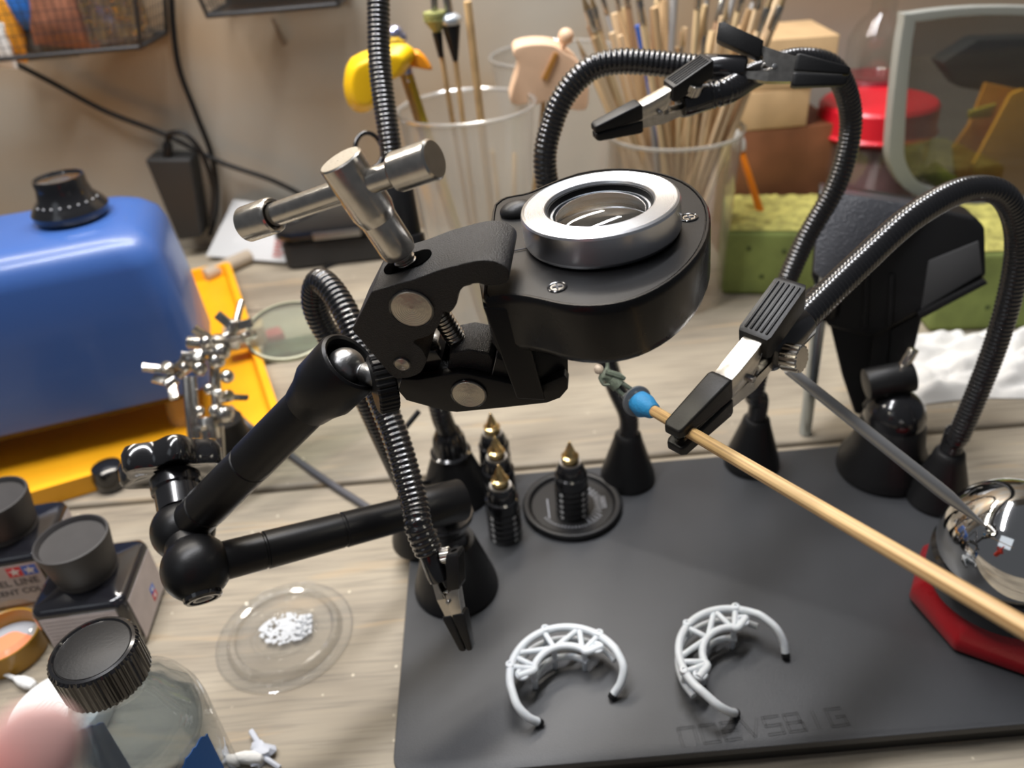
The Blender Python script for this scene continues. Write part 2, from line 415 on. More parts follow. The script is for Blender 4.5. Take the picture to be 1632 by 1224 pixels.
def clip(t, tip, soc, thumb, g=.06):
    """alligator clip on the end of a neck: tip = jaw end, soc = end of the tube socket, thumb = side of the thumb lever"""
    tip = V(tip); soc = V(soc); ax = (tip - soc); s = ax.length / 5.0; X = ax.normalized()
    th = V(thumb); th = (th - X * th.dot(X)).normalized(); Y = th.cross(X)
    def Mx(o=V((0, 0, 0))):
        return Matrix(((X.x * s, Y.x * s, th.x * s, soc.x), (X.y * s, Y.y * s, th.y * s, soc.y), (X.z * s, Y.z * s, th.z * s, soc.z), (0, 0, 0, 1))) @ Matrix.Translation(o)
    A = Mx()
    c = t
    xr = A @ Matrix.Rotation(PI / 2, 4, 'Y')
    mb = MB(); mb.lathe([(0, -2.3), (.64, -2.3), (.70, -2.2), (.72, -.35), (.68, -.1), (.5, 0), (0, 0)], xr, 32); link('socket_sleeve', mb, GLOSS, c)
    def chan(x0, x1, w0, w1, z0, z1, h0, h1, thk=.07):
        mb = MB()
        def sec(x, wd, z, h):
            return [V((x, -wd, z)), V((x, wd, z)), V((x, wd, z + h)), V((x, wd - thk, z + h)), V((x, wd - thk, z + thk)), V((x, -wd + thk, z + thk)), V((x, -wd + thk, z + h)), V((x, -wd, z + h))]
        mb.loft([A @ q for q in sec(x0, w0, z0, h0)], [A @ q for q in sec(x1, w1, z1, h1)]); return mb
    def plate(pts, wds):
        mb = MB(); n = len(pts); vs = []; fs = []
        for (x, z, h), wd in zip(pts, wds): vs += [A @ V((x, -wd, z - h)), A @ V((x, wd, z - h)), A @ V((x, wd, z)), A @ V((x, -wd, z))]
        for i in range(n - 1):
            for k in range(4): fs.append((4 * i + k, 4 * i + (k + 1) % 4, 4 * i + 4 + (k + 1) % 4, 4 * i + 4 + k))
        fs += [(3, 2, 1, 0), (4 * n - 4, 4 * n - 3, 4 * n - 2, 4 * n - 1)]; mb.add(vs, fs); return mb
    mb = chan(-.3, 1.1, .34, .42, -.42, -.55, .3, .5); m2 = chan(1.1, 4.7, .42, .24, -.55, -.30, .62, .2); nb = len(mb.v); mb.f = mb.f + [tuple(i + nb for i in f) for f in m2.f]; mb.v = mb.v + m2.v
    link('lower_jaw_arm', mb, NICK, c)
    link('upper_jaw_arm', plate([(-1.3, 1.62, .10), (.5, 1.20, .16), (.9, 1.08, .9), (1.9, .84, 1.0), (4.7, .26, .26)], [.34, .36, .38, .38, .22]), NICK, c, bevel=.03 * s)
    mb = MB(); mb.cyl(.13, -.56, .56, A @ Matrix.Translation((1.35, 0, .18)) @ Matrix.Rotation(PI / 2, 4, 'X'), 16); link('pivot_pin', mb, STEEL, c)
    mb = MB()
    P = [A @ V((1.0 + .27 * math.cos(a), -.34 + .68 * a / (8 * PI), .12 + .27 * math.sin(a))) for a in [k * PI / 7 for k in range(57)]]
    P = [A @ V((.1, -.3, -.25))] + P + [A @ V((.1, .3, 1.1))]
    mb.tube(P, .055 * s, 8); link('spring', mb, NICK, c)
    mb = plate([(2.3, .86, .82), (2.5, .90, .86), (4.85, .42 + g, .40), (5.02, .34 + g, .32)], [.40, .44, .36, .28]); link('rubber_jaw_boot', mb, RUB, c, bevel=.09 * s, bseg=3)
    mb = plate([(2.3, -.02, .64), (2.5, -.02, .68), (4.8, -g, .44), (4.98, -.02 - g, .34)], [.40, .44, .36, .28]); link('rubber_jaw_boot', mb, RUB, c, bevel=.09 * s, bseg=3)
    mb = plate([(-1.75, 2.12, .78), (-1.55, 2.14, .90), (.45, 1.42, .86), (.6, 1.36, .78)], [.48, .58, .60, .54])
    for k in (-.4, -.2, 0, .2, .4): mb.rod(A @ V((-1.5, k, 2.125)), A @ V((.42, k, 1.435)), .05 * s, seg=8)
    link('thumb_grip', mb, RUB, c, bevel=.05 * s)
    mb = MB(); F_ = A @ Matrix.Translation((-1.70, 0, 1.70)) @ Matrix.Rotation(-PI / 2 - .0, 4, 'Y'); mb.cyl(.22, -.1, .06, F_, 20, .01); link('grip_hole', mb, M('hole_black', (.002, .002, .002), .9, spec=0), c)
    return A, s
def knob(c, A, o, direction, r=.47, h=.62, s=1):
    p = A @ V(o); d = (A.to_3x3() @ V(direction)).normalized(); F_ = frame(p, d); mb = MB()
    mb.cyl(r * .5 * s, -.25 * s, .12 * s, F_, 20); mb.lathe([(0, .1 * s), (r * .9 * s, .1 * s), (r * s, .16 * s), (r * s, (.1 + h) * s), (r * .9 * s, (.14 + h) * s), (0, (.14 + h) * s)], F_, 72, wob=lambda a, z: 1 + .05 * (1 if math.sin(a * 18) > 0 else -1))
    link('thumb_screw', mb, NICK, c, ang=25)

def arm(name, label, base, mids, clipdef):
    t = thing(name, label, 'gooseneck holder', (base[0], base[1], BT), 'gooseneck holders standing on the board')
    cone(t, (base[0], base[1], BT))
    tip, soc, th, kn = clipdef
    d = (soc - tip).normalized()
    d2 = d * 1.9; pts = [V((base[0], base[1], BT + 3.3)), V((base[0], base[1], BT + 5))] + mids + [soc + d2 * 1.3, soc + d2 * .7]
    neck('flexible_neck', pts, t)
    A, s = clip(t, tip, soc, th, .20 if tip is KT else .03)
    knob(t, A, kn[0], kn[1], s=s)
    return t
b1 = U(1000, 762, z=BT); b2 = U(1197, 738, z=BT); b3 = U(1492, 795, z=BT)
arm('gooseneck_holder', 'black gooseneck holder arching behind the magnifier, its clip pointing right', b1,
    [U(975, 600, d=47), U(930, 450, d=44), U(872, 290, d=40), U(882, 190, d=38.5), U(925, 122, d=37.5), U(985, 98, d=37)],
    (U(1352, 122, d=35), U(1190, 112, d=36), UP * 1 + RT * .0 - FW * .2, ((-1.0, 0, -.5), (0, .3, -1))))
arm('gooseneck_holder', 'black gooseneck holder rising beside the black vise, its clip pointing lower left', b2,
    [U(1203, 620, d=47), U(1235, 500, d=46), U(1280, 390, d=45), U(1335, 290, d=43.5), U(1356, 190, d=42), U(1330, 112, d=40), U(1270, 96, d=39), U(1205, 118, d=37.6)],
    (U(946, 210, d=34.6), U(1082, 168, d=35.2), UP * 1 - RT * .1 - FW * .9, ((-.5, .2, .5), (-.3, .3, 1))))
arm('gooseneck_holder', 'black gooseneck holder arching at right, its clip gripping the bamboo skewer', b3,
    [U(1530, 690, d=44), U(1590, 540, d=41), U(1622, 400, d=38.5), U(1603, 316, d=36.5), U(1540, 302, d=35.5), U(1455, 345, d=34), U(1365, 425, d=32.8)],
    (KT, KS, UP * .75 - RT * .35 - FW * .8, ((-.35, .5, .0), (-.1, 1, .2))))
b5 = U(672, 862, z=BT)
arm('gooseneck_holder', 'black gooseneck holder looping at left of the clamp, its clip pointing down', b5,
    [U(650, 780, d=43.5), U(612, 700, d=41), U(570, 610, d=39), U(505, 500, d=37), U(510, 448, d=35.5), U(548, 492, d=34.5), U(592, 600, d=34), U(632, 700, d=33.5), U(660, 800, d=33)],
    (U(746, 1034, d=33.5), U(702, 925, d=33), RT * 1 + UP * .2 - FW * .35, ((-1.6, .0, .55), (0.1, .2, 1))))

# rear foot with the tall neck that leaves the picture at the top
b6 = U(728, 786, z=BT)
t = thing('gooseneck_stand', 'tall straight black gooseneck stand passing behind the clamp and out at the top', 'gooseneck arm', (b6.x, b6.y, BT))
mb = MB(); mb.lathe([(0, 0), (2.15, 0), (2.25, .15), (1.7, 1.9), (1.25, 3.2), (1.2, 3.35), (0, 3.35)], T(b6.x, b6.y, BT), 44); link('magnetic_foot', mb, RUB, t)
mb = MB(); mb.lathe([(0, 3.3), (1.22, 3.3), (1.28, 3.4), (1.28, 3.5), (1.1, 3.6), (1.0, 4.6), (.75, 5.1), (0, 5.1)], T(b6.x, b6.y, BT), 40); link('collar', mb, GLOSS, t)
pts = [V((b6.x, b6.y, BT + 5)), U(700, 650, d=46.5), U(672, 520, d=45), U(642, 360, d=43.5), U(622, 230, d=42.5), U(606, 110, d=42), U(603, 0, d=41.5), U(600, -110, d=41)]
neck('flexible_neck', pts, t, r=.60)
mb = MB(); a = U(650, 405, d=43.8); b_ = U(627, 280, d=42.6); mb.rod(a, b_, .95, seg=30); mb.rod(a + (a - b_).normalized() * .05, a + (b_ - a) * .25, 1.1, seg=30); link('joint_fitting', mb, RUB, t)
mb = MB(); c = U(588, 240, d=42.4); n_ = (-FW + RT * .5).normalized(); F_ = frame(c, n_)
mb.tube([F_ @ V((.75 * math.cos(a), .95 * math.sin(a), 0)) for a in [k * 2 * PI / 32 for k in range(33)]], .13, 12); link('ring_loop', mb, GLOSS, t)
mb = MB(); mb.tube(smooth_path([U(668, 655, d=45), U(640, 690, d=45), U(617, 725, d=45.5), U(632, 765, d=46), U(655, 772, d=47), b6 + V((-1.3, 0, 1.2))], 8), .16, 10); link('cable', mb, RUB, t)

# ------------------------------------------------------------------ articulated arm
ab = U(728, 935, z=BT)
atop = V((ab.x, ab.y, 8.6))
DE = U(313, 905, d=31.5)       # big lower ball
UE = U(292, 845, d=33.0)       # upper ball
SK = U(548, 588, d=27.6)       # ball in the end socket
t = thing('articulated_arm', 'black two-tube articulated arm on a cone foot, carrying the clamp', 'articulated arm', (ab.x, ab.y, BT))
mb = MB(); mb.lathe([(0, 0), (2.2, 0), (2.35, .16), (2.3, .5), (1.5, 3.2), (1.35, 3.7), (0, 3.7)], T(ab.x, ab.y, BT), 48); link('magnetic_foot', mb, RUB, t)
mb = MB(); mb.lathe([(0, 3.6), (1.15, 3.6), (1.0, 4.0), (1.0, 4.5), (1.45, 5.3), (1.5, 5.5), (1.45, 5.6), (.8, 5.6), (.7, 6.2), (0, 6.2)], T(ab.x, ab.y, BT), 44); link('neck_collar', mb, GLOSS, t)
LA0 = U(712, 802, d=37.5)
mb = MB(); dd = (LA0 - DE).normalized(); mb.rod(LA0 - dd * 2.2, LA0 + dd * .8, 1.02, seg=36); link('tube_end_socket', mb, BLK, t)
mb = MB(); mb.rod(V((ab.x, ab.y, BT + 5.8)), LA0 + V((0, 0, -.3)), .62, seg=24); link('stud', mb, STEEL, t)
def stepped(a, b, r0, r1, nm, fr=(.30, .62)):
    L = (b - a).length; F_ = frame(a, b - a); g = .035
    pr = [(0, 0), (r0, 0), (r0 + (r1 - r0) * .3, L * fr[0] - .05), (r0 + (r1 - r0) * .3 - g, L * fr[0]), (r0 + (r1 - r0) * .3 - g, L * fr[0] + .06), (r0 + (r1 - r0) * .3 + .02, L * fr[0] + .1),
          (r0 + (r1 - r0) * .6, L * fr[1] - .05), (r0 + (r1 - r0) * .6 - g, L * fr[1]), (r0 + (r1 - r0) * .6 - g, L * fr[1] + .07), (r0 + (r1 - r0) * .6 + .02, L * fr[1] + .12), (r1, L), (0, L)]
    mb = MB(); mb.lathe(pr, F_, 40); return link(nm, mb, BLK, t, ang=30)
stepped(DE + dd * .8, LA0 - dd * 2.0, .80, .76, 'lower_tube', (.22, .62))
UD = (SK - UE).normalized()
stepped(UE + UD * .8, SK - UD * 2.1, .88, .84, 'upper_tube', (.12, .52))
# elbow
EA = (UE + UP * .0 - DE).normalized()
hx = (RT * -.27 + UP * .96) * .93 + FW * .36; hx.normalize()
mb = MB(); mb.sphere(DE, 1.36, seg=48); o = link('elbow_ball', mb, BLK, t)
mb = MB(); mb.sphere(UE, 1.30, seg=48); link('elbow_ball', mb, BLK, t)
mb = MB(); F_ = frame(DE, -hx + RT * .12); mb.lathe([(0, 1.22), (.22, 1.24), (.26, 1.32), (.40, 1.32), (.44, 1.26), (.50, 1.26), (.54, 1.36), (.66, 1.36), (.74, 1.28), (.76, 1.1), (0, 1.1)], F_, 40); link('end_cap', mb, GLOSS, t)
mb = MB(); mb.rod(DE, UE, .95, seg=36); link('elbow_axle', mb, BLK, t)
KB = U(272, 742, d=34.6); kx = hx
mb = MB(); mb.lathe([(0, -.05), (.95, -.05), (.95, .9), (1.05, 1.0), (1.05, 1.55), (.6, 1.7), (0, 1.7)], frame(UE + kx * .9, KB - UE), 36); mb.rod(UE + kx * 1.6, KB, .62); link('knob_stem', mb, GLOSS, t)
def star(a, z): return 1 + .13 * math.cos(6 * a)
mb = MB(); mb.lathe([(0, .1), (.7, .1), (.75, -.35), (1.45, -.42), (1.62, -.5), (1.86, -.5), (1.98, -.35), (2.0, .3), (1.85, .62), (1.4, .78), (0, .85)], frame(KB, kx), 96, wob=star); link('star_knob', mb, GLOSS, t)
# end socket, an open cup with the steel ball in it
F_ = frame(SK, UD)
mb = MB(); mb.lathe([(0, -2.3), (.9, -2.3), (1.02, -1.7), (1.22, -1.15), (1.24, .30), (1.20, .44), (1.10, .50), (1.0, .44), (.95, .2), (.95, -.7), (0, -.9)], F_, 56); link('ball_socket', mb, BLK, t)
ST = U(610, 600, d=27.1)
mb = MB(); mb.sphere(SK + UD * .1, .70, seg=36); link('steel_ball', mb, STEEL, t)
mb = MB(); sd = (ST - SK).normalized(); mb.lathe([(0, .3), (.34, .3), (.32, .75), (.40, .85), (.42, (ST - SK).length), (0, (ST - SK).length)], frame(SK, sd), 32); link('ball_stud', mb, STEEL, t)

# ------------------------------------------------------------------ crab clamp
CN = (-RT * .10 - UP * .66 - FW * .745).normalized()       # out of the clamp's side, towards the camera
CO = U(680, 520, d=24.0)
TK = 2.25                                                   # thickness of the clamp
t = thing('super_clamp', 'black metal crab clamp with T-handle screw gripping the magnifier foot', 'clamp', U(680, 600, d=24))
def cp(px, py, off=0): return UPL(px, py, CO - CN * off, CN)
def poly(pts, off=0): return [cp(x, y, off) for x, y in pts]
upper = [(561, 526), (592, 465), (625, 455), (660, 445), (701, 430), (743, 419), (770, 415), (793, 418), (808, 428), (812, 440), (806, 452), (780, 456), (762, 452), (744, 455), (735, 462), (729, 472), (728, 484), (718, 498), (707, 498), (700, 518), (684, 535), (659, 544), (672, 556), (680, 572), (678, 580), (670, 594), (655, 601), (640, 603), (622, 597)]
def ngon_prism(mb, pts, off0, off1):
    P = poly(pts); mb.loft([p - CN * off0 for p in P], [p - CN * off1 for p in P]); return mb
upper_s = upper[:5] + smoothpoly(upper, 3)[15:3 * (len(upper) - 1)] + upper[-1:]
mb = MB(); ngon_prism(mb, upper_s, 0, TK); link('upper_jaw', mb, GRAIN, t, bevel=.06, bseg=3, ang=32)
lower = [(640, 606), (665, 607), (700, 601), (728, 597), (745, 598), (812, 613), (850, 622), (900, 600), (906, 608), (905, 622), (893, 636), (872, 644), (800, 652), (728, 659), (709, 657), (647, 640), (634, 625)]
mb = MB(); ngon_prism(mb, lower, .05, .42); link('lower_jaw', mb, BLK, t, bevel=.05)
mb = MB(); ngon_prism(mb, [(x, y) for x, y in lower], TK - .42, TK - .05); link('lower_jaw', mb, BLK, t, bevel=.05)
mb = MB(); ngon_prism(mb, [(640, 612), (700, 625), (760, 634), (870, 628), (890, 618), (893, 630), (872, 640), (728, 655), (709, 653), (650, 636)], .4, TK - .4); link('lower_jaw_web', mb, GRAIN, t, bevel=.03)
mb = MB(); P = [cp(x, y, TK / 2) for x, y in [(722, 540), (752, 534), (784, 540), (790, 552), (788, 580), (768, 590), (728, 586), (718, 572)]]; mb.loft([p + CN * .75 for p in P], [p - CN * .75 for p in P]); link('barrel_nut', mb, GRAIN, t, bevel=.08, bseg=3)
mb = MB(); ngon_prism(mb, [(640, 570), (690, 575), (700, 590), (694, 606), (672, 610), (634, 604)], .5, TK - .5); link('pivot_link', mb, GLOSS, t, bevel=.05)
# discs
def disc(px, py, rpx, nm, off=.0, h=.10, mat=PIN):
    c = cp(px, py); r = rpx * 24.0 / FPX; F_ = frame(c - CN * (.05 - off), CN)
    mb = MB(); pr = [(0, 0), (r * .97, 0), (r, .02), (r, h - .02), (r * .97, h)]
    k = 9
    for i in range(k): rr = r * .95 * (1 - i / k); pr += [(rr, h), (rr - r * .02, h - .008)]
    pr += [(0, h)]; mb.lathe(pr, F_, 48); link(nm, mb, mat, t, ang=20)
    mb = MB(); mb.tube([F_ @ V((r * 1.04 * math.cos(a), r * 1.04 * math.sin(a), .055)) for a in [q * 2 * PI / 48 for q in range(49)]], .035, 8, caps=False); link('disc_seat', mb, GLOSS, t)
disc(656, 492, 33, 'pivot_disc'); disc(641, 580, 12.5, 'pivot_disc'); disc(747, 628, 28.5, 'pivot_disc')
# ragged rubber pad on upper jaw, checkered pad on the lower jaw
mb = MB(); ngon_prism(mb, [(735, 462), (729, 472), (728, 484), (718, 498), (712, 499), (722, 483), (724, 470), (731, 459), (744, 452), (758, 452), (750, 458)], .12, TK - .12); link('jaw_pad', mb, RUB, t, bevel=.03)
PA = [cp(783, 609) - CN * .3, cp(815, 616) - CN * .3, cp(812, 590) - CN * .3, cp(790, 580) - CN * .3]
mb = MB(); mb.prism(PA, -CN * (TK - .6))
pn = (PA[3] - PA[0]).cross(-CN).normalized()
link('jaw_pad', mb, RUB, t, bevel=.02)
mb = MB()
A0, A1 = cp(783, 609) - CN * .29, cp(783, 609) - CN * (TK - .3); E1 = cp(790, 580) - cp(783, 609); E2 = E1
OF = (cp(760, 600) - cp(783, 609)).normalized() * .02
for k in range(9):
    f0 = k / 8
    a = A0.lerp(A1, f0); b_ = (A0 + E1).lerp(A1 + E2, min(1, f0 + .25)); mb.rod(a + OF, b_ + OF, .014, seg=6, bev=0)
    b_ = (A0 + E1).lerp(A1 + E2, max(0, f0 - .35)); mb.rod(a + OF, b_ + OF, .014, seg=6, bev=0)
link('pad_ribs', mb, M('grey_edge', (.30, .30, .30), .4, .6), t)
# knurled ring on the stud
kc = U(622, 608, d=26.9); kd = (RT * .93 + UP * .22 + FW * .28).normalized()
mb = MB(); mb.lathe([(0, -.35), (.95, -.35), (1.02, -.28), (1.02, .28), (.95, .35), (0, .35)], frame(kc - kd * .25, kd), 120, wob=lambda a, z: 1 + .022 * (1 if math.sin(a * 30) > 0 else -1)); link('knurled_ring', mb, BLK, t, ang=20)
mb = MB(); mb.rod(ST - kd * .1, kc + kd * 1.0, .42); link('mount_stud', mb, STEEL, t)
# screw: head, shank, thread, T-bar
def sp(px, py): return cp(px, py, TK / 2)
S0, S1, S2 = sp(541, 254), sp(638, 403), sp(766, 590)
ax = (S1 - S0).normalized(); Ls = (S1 - S0).length
# black slot where the screw enters
sl = [(604, 440), (602, 428), (622, 424), (660, 396), (672, 398), (670, 408), (655, 420), (640, 434)]
tn = (cp(743, 419) - cp(625, 455)); 
F_ = frame(S0, ax)
mb = MB(); mb.lathe([(0, 0), (.62, 0), (.66, .04), (.66, .12), (.655, Ls * .52), (.60, Ls * .58), (.56, Ls * .62), (.56, Ls * .93), (.50, Ls), (0, Ls)], F_, 56)
link('screw_head', mb, NICK, t, ang=16)
mb = MB(); mb.lathe([(0, -.012), (.08, -.012), (.085, -.005), (.6, -.005), (.6, .03), (0, .03)], F_, 48); link('head_face', mb, PIN, t)
Lt = (S2 - S1).length; F1 = frame(S1, ax)
pr = [(0, -.1)]; k = 0; zz = -.1
while zz < Lt: pr += [(.30, zz), (.345, zz + .045), (.345, zz + .075), (.30, zz + .12)]; zz += .14
pr += [(0, zz)]
mb = MB(); mb.lathe(pr, F1, 32); link('threaded_rod', mb, NICK, t, ang=25)
mb = MB(); ring = S1 + ax * .62
# dark slot plate sunk in the top of the upper jaw
sA = cp(600, 436, TK / 2); sB = cp(672, 400, TK / 2); dS = (sB - sA).normalized(); nS = CN.cross(dS).normalized();
if nS.dot(UP) < 0: nS = -nS
mb = MB(); c0 = (cp(592, 465) + cp(743, 419)) / 2 - CN * (TK / 2); dT = (cp(743, 419) - cp(592, 465)).normalized(); nT = dT.cross(CN).normalized()
if nT.dot(UP) < 0: nT = -nT
pts = []
mid = cp(592, 465) + dT * .98 - CN * (TK * .5)
for (lx, ly) in [(-.95, 0)] : pass
for k in range(24):
    a = 2 * PI * k / 24; cx = .38 if math.cos(a) > 0 else -.38
    pts.append(mid + dT * (cx + .44 * math.cos(a)) - CN * (.44 * math.sin(a)) + nT * .0)
mb.prism(pts, nT * .035); link('screw_slot', mb, M('deep_black_slot', (.002, .002, .002), .9, spec=0), t)
hd = (RT * .80 + UP * .216 - FW * .55).normalized(); hd = (hd - ax * hd.dot(ax)).normalized()
HC = S0 + ax * .88
h1 = HC + hd * 2.75; h0 = HC - hd * 4.55
mb = MB(); Fh = frame(h0, hd); L = (h1 - h0).length
mb.lathe([(0, .1), (.36, .1), (.36, L - .1), (0, L - .1)], Fh, 40); link('cross_bar', mb, NICK, t)
mb = MB(); mb.lathe([(0, 0), (.46, 0), (.56, .06), (.56, 1.1), (.54, 1.2), (.50, 1.26), (.40, 1.2), (.37, 1.1), (0, 1.1)], Fh, 48); link('bar_end_cap', mb, NICK, t, ang=16)
mb = MB(); mb.lathe([(0, L), (.50, L), (.56, L - .06), (.56, L - 1.25), (.52, L - 1.32), (.37, L - 1.33), (0, L - 1.2)], Fh, 48); link('bar_end_cap', mb, NICK, t, ang=16)

# ------------------------------------------------------------------ magnifier
MN = (-RT * .156 + UP * .80 - FW * .575).normalized()
MO = U(955, 322, d=24.5)
MX = (RT * .98 + UP * .19); MX = (MX - MN * MX.dot(MN)).normalized()
MF = frame(MO, MN, MX)
RR = 2.50
t = thing('magnifier_head', 'round black magnifier head with a silver lens ring held in the clamp', 'magnifier', MO - MN * 4)
pr = [(1.68, -.30), (1.68, -.10), (1.72, -.02)]
k = 15
for i in range(k):
    rr = 1.74 + (RR - .12 - 1.74) * i / k; pr += [(rr, .0), (rr + .020, .010), (rr + .032, .0)]
pr += [(RR - .10, .02), (RR - .03, -.02), (RR, -.10), (RR, -.92), (RR - .06, -1.04), (1.5, -1.04), (1.5, -.3), (1.68, -.3)]
mb = MB(); mb.lathe(pr, MF, 160); link('lens_ring', mb, ALU, t, ang=14)
mb = MB(); mb.lathe([(0, -.86), (1.5, -.86), (1.60, -.28), (1.67, -.12), (1.62, -.12), (1.58, -.3), (1.48, -.8), (0, -.8)], MF, 64); link('lens_well', mb, M('deep_black_well', (.004, .004, .004), .6, spec=.1), t)
mb = MB(); pr = [(0, -.50), (1.57, -.50), (1.57, -.40)] + [(1.57 * math.cos(a), -.40 + .42 * math.sin(a)) for a in [q * PI / 2 / 10 for q in range(1, 10)]] + [(0, .02)]
mb.lathe(pr, MF, 64); link('lens', mb, LENSC, t)
def mp(px, py, off): return UPL(px, py, MO - MN * off, MN)
PO = 1.08                                # plate level under the ring face
outl = [(768, 470), (782, 474), (800, 471), (826, 472), (858, 478), (895, 486), (935, 489), (975, 486), (1012, 477), (1050, 460), (1085, 436), (1112, 408), (1128, 380), (1133, 352), (1129, 326), (1114, 304), (1090, 287), (1055, 275), (1010, 268), (965, 268), (920, 275), (878, 290), (850, 302), (832, 308), (805, 313), (790, 322), (784, 335), (775, 400)]
outl_s = smoothpoly(outl, 2)
top = [mp(x, y, PO) for x, y in outl_s]
cen = MF @ V((0, 0, -PO))
def inset(P, d, dz): return [p + (cen - p).normalized() * d - MN * dz for p in P]
def rings_mesh(levels):
    mb = MB(); n = len(levels[0]); vs = [q for L_ in levels for q in L_]
    fs = [tuple(range(n)), tuple(range((len(levels) - 1) * n, len(levels) * n))[::-1]]
    for i in range(len(levels) - 1):
        for k in range(n): fs.append((i * n + k, i * n + (k + 1) % n, (i + 1) * n + (k + 1) % n, (i + 1) * n + k))
    mb.add(vs, fs); return mb
DH = 2.1
mb = rings_mesh([inset(top, .16, .06), inset(top, .13, 0.0), inset(top, .06, .0), inset(top, 0, .10), inset(top, 0, .30), inset(top, .03, DH - .4), inset(top, .12, DH - .12), inset(top, .3, DH), inset(top, .6, DH)])
link('housing', mb, HOUS, t, ang=50)
mb = rings_mesh([inset(top, .15, .02), inset(top, .17, .055)]); 
mb = rings_mesh([inset(top, .19, .03), inset(top, .19, .12)]); link('top_plate', mb, GLOSS if False else BLK, t, ang=30)
for (x, y) in ((888, 458), (1098, 347)):
    c = mp(x, y, PO + .02); Fs = frame(c, MN); mb = MB()
    mb.lathe([(0, .02), (.20, .02), (.23, -.02), (.23, -.08), (0, -.08)], Fs, 24)
    o = link('plate_screw', mb, NICK, t)
    mb = MB(); mb.box(.3, .05, .03, Fs @ Matrix.Translation((0, 0, .03))); mb.box(.05, .3, .03, Fs @ Matrix.Translation((0, 0, .03))); link('cross_slot', mb, PRINT, o)
    mb = MB(); mb.tube([Fs @ V((.27 * math.cos(a), .27 * math.sin(a), .0)) for a in [q * 2 * PI / 24 for q in range(25)]], .035, 8, caps=False); link('screw_recess', mb, GLOSS, t)
c = mp(826, 338, PO); mb = MB(); mb.sphere(c + MN * .05, .52, frame(V((0, 0, 0)), MN), 28, (1.25, 1, .7)); link('switch_button', mb, RUB, t)
mb = MB(); mb.rod(mp(795, 404, PO - .012), mp(842, 395, PO - .012), .02, seg=6); link('seam_line', mb, PRINT, t)
# foot that the clamp grips
f0 = mp(770, 476, PO + .2); f1 = mp(850, 478, PO + .2)
zz0 = [(766, 473), (852, 481), (867, 560), (885, 600), (868, 640), (824, 636), (800, 570)]
NF = (MX.cross(MN)).normalized()
if NF.dot(FW) > 0: NF = -NF
fo = mp(800, 473, PO + .15)
def fp(x, y, back=0): return UPL(x, y, fo - NF * back, NF)
A_ = [fp(770, 490, -.22), fp(850, 494, -.22), fp(862, 552, -.22), fp(845, 553, -.22), fp(869, 638, -.22), fp(824, 636, -.22)]
mb = MB(); mb.prism(A_, -NF * 2.6); link('clamp_foot', mb, BLK, t, bevel=.06, bseg=3)
A_ = [fp(842, 552, .3), fp(905, 556, .3), fp(906, 604, .3), fp(868, 637, .3)]
mb = MB(); mb.prism(A_, -NF * 2.2); link('foot_cheek', mb, BLK, t, bevel=.04)
mb = MB(); mb.lathe([(1.6, -PO - DH - .05), (2.3, -PO - DH - .05), (2.3, -PO - DH + .1), (1.6, -PO - DH + .1)], MF @ Matrix.Translation((.25, -.1, 0)), 48)
link('lamp_ring', mb, M('diffuser_led_ring', (.8, .8, .78), .5, emis=((1, .93, .78), 14.0)), t)

# ------------------------------------------------------------------ skewer with miniature soldier
K1 = K0.lerp(K2, .1)
kd_ = (K2 - K0).normalized()
t_s = MB(); pts = [K0 + (K2 - K0) * (i / 30) for i in range(31)]
t_s.tube(pts, [.225] * 31, 20)
def bamboo_long():
    m = M('bamboo_skewer', (.50, .33, .155), .5); nt = m.node_tree; b = nt.nodes['Principled BSDF']
    tc = nt.nodes.new('ShaderNodeTexCoord'); mp_ = nt.nodes.new('ShaderNodeMapping'); L = nt.links.new
    q = kd_.to_track_quat('X', 'Z').to_matrix().to_euler(); mp_.vector_type = 'TEXTURE'; mp_.inputs['Rotation'].default_value = q; L(tc.outputs['Object'], mp_.inputs[0])
    m2 = nt.nodes.new('ShaderNodeMapping'); m2.inputs['Scale'].default_value = (6, 900, 900); L(mp_.outputs[0], m2.inputs[0])
    n = nt.nodes.new('ShaderNodeTexNoise'); n.inputs['Scale'].default_value = 1.6; n.inputs['Detail'].default_value = 4; L(m2.outputs[0], n.inputs['Vector'])
    r = nt.nodes.new('ShaderNodeValToRGB'); e = r.color_ramp.elements; e[0].position = .32; e[0].color = (.24, .125, .045, 1); e[1].position = .56; e[1].color = (.62, .42, .20, 1)
    L(n.outputs[0], r.inputs[0]); L(r.outputs[0], b.inputs['Base Color']); return m
solo('bamboo_skewer', t_s, bamboo_long(), 'long round bamboo skewer crossing the board, held by the right clip', 'skewer', loc=K0)
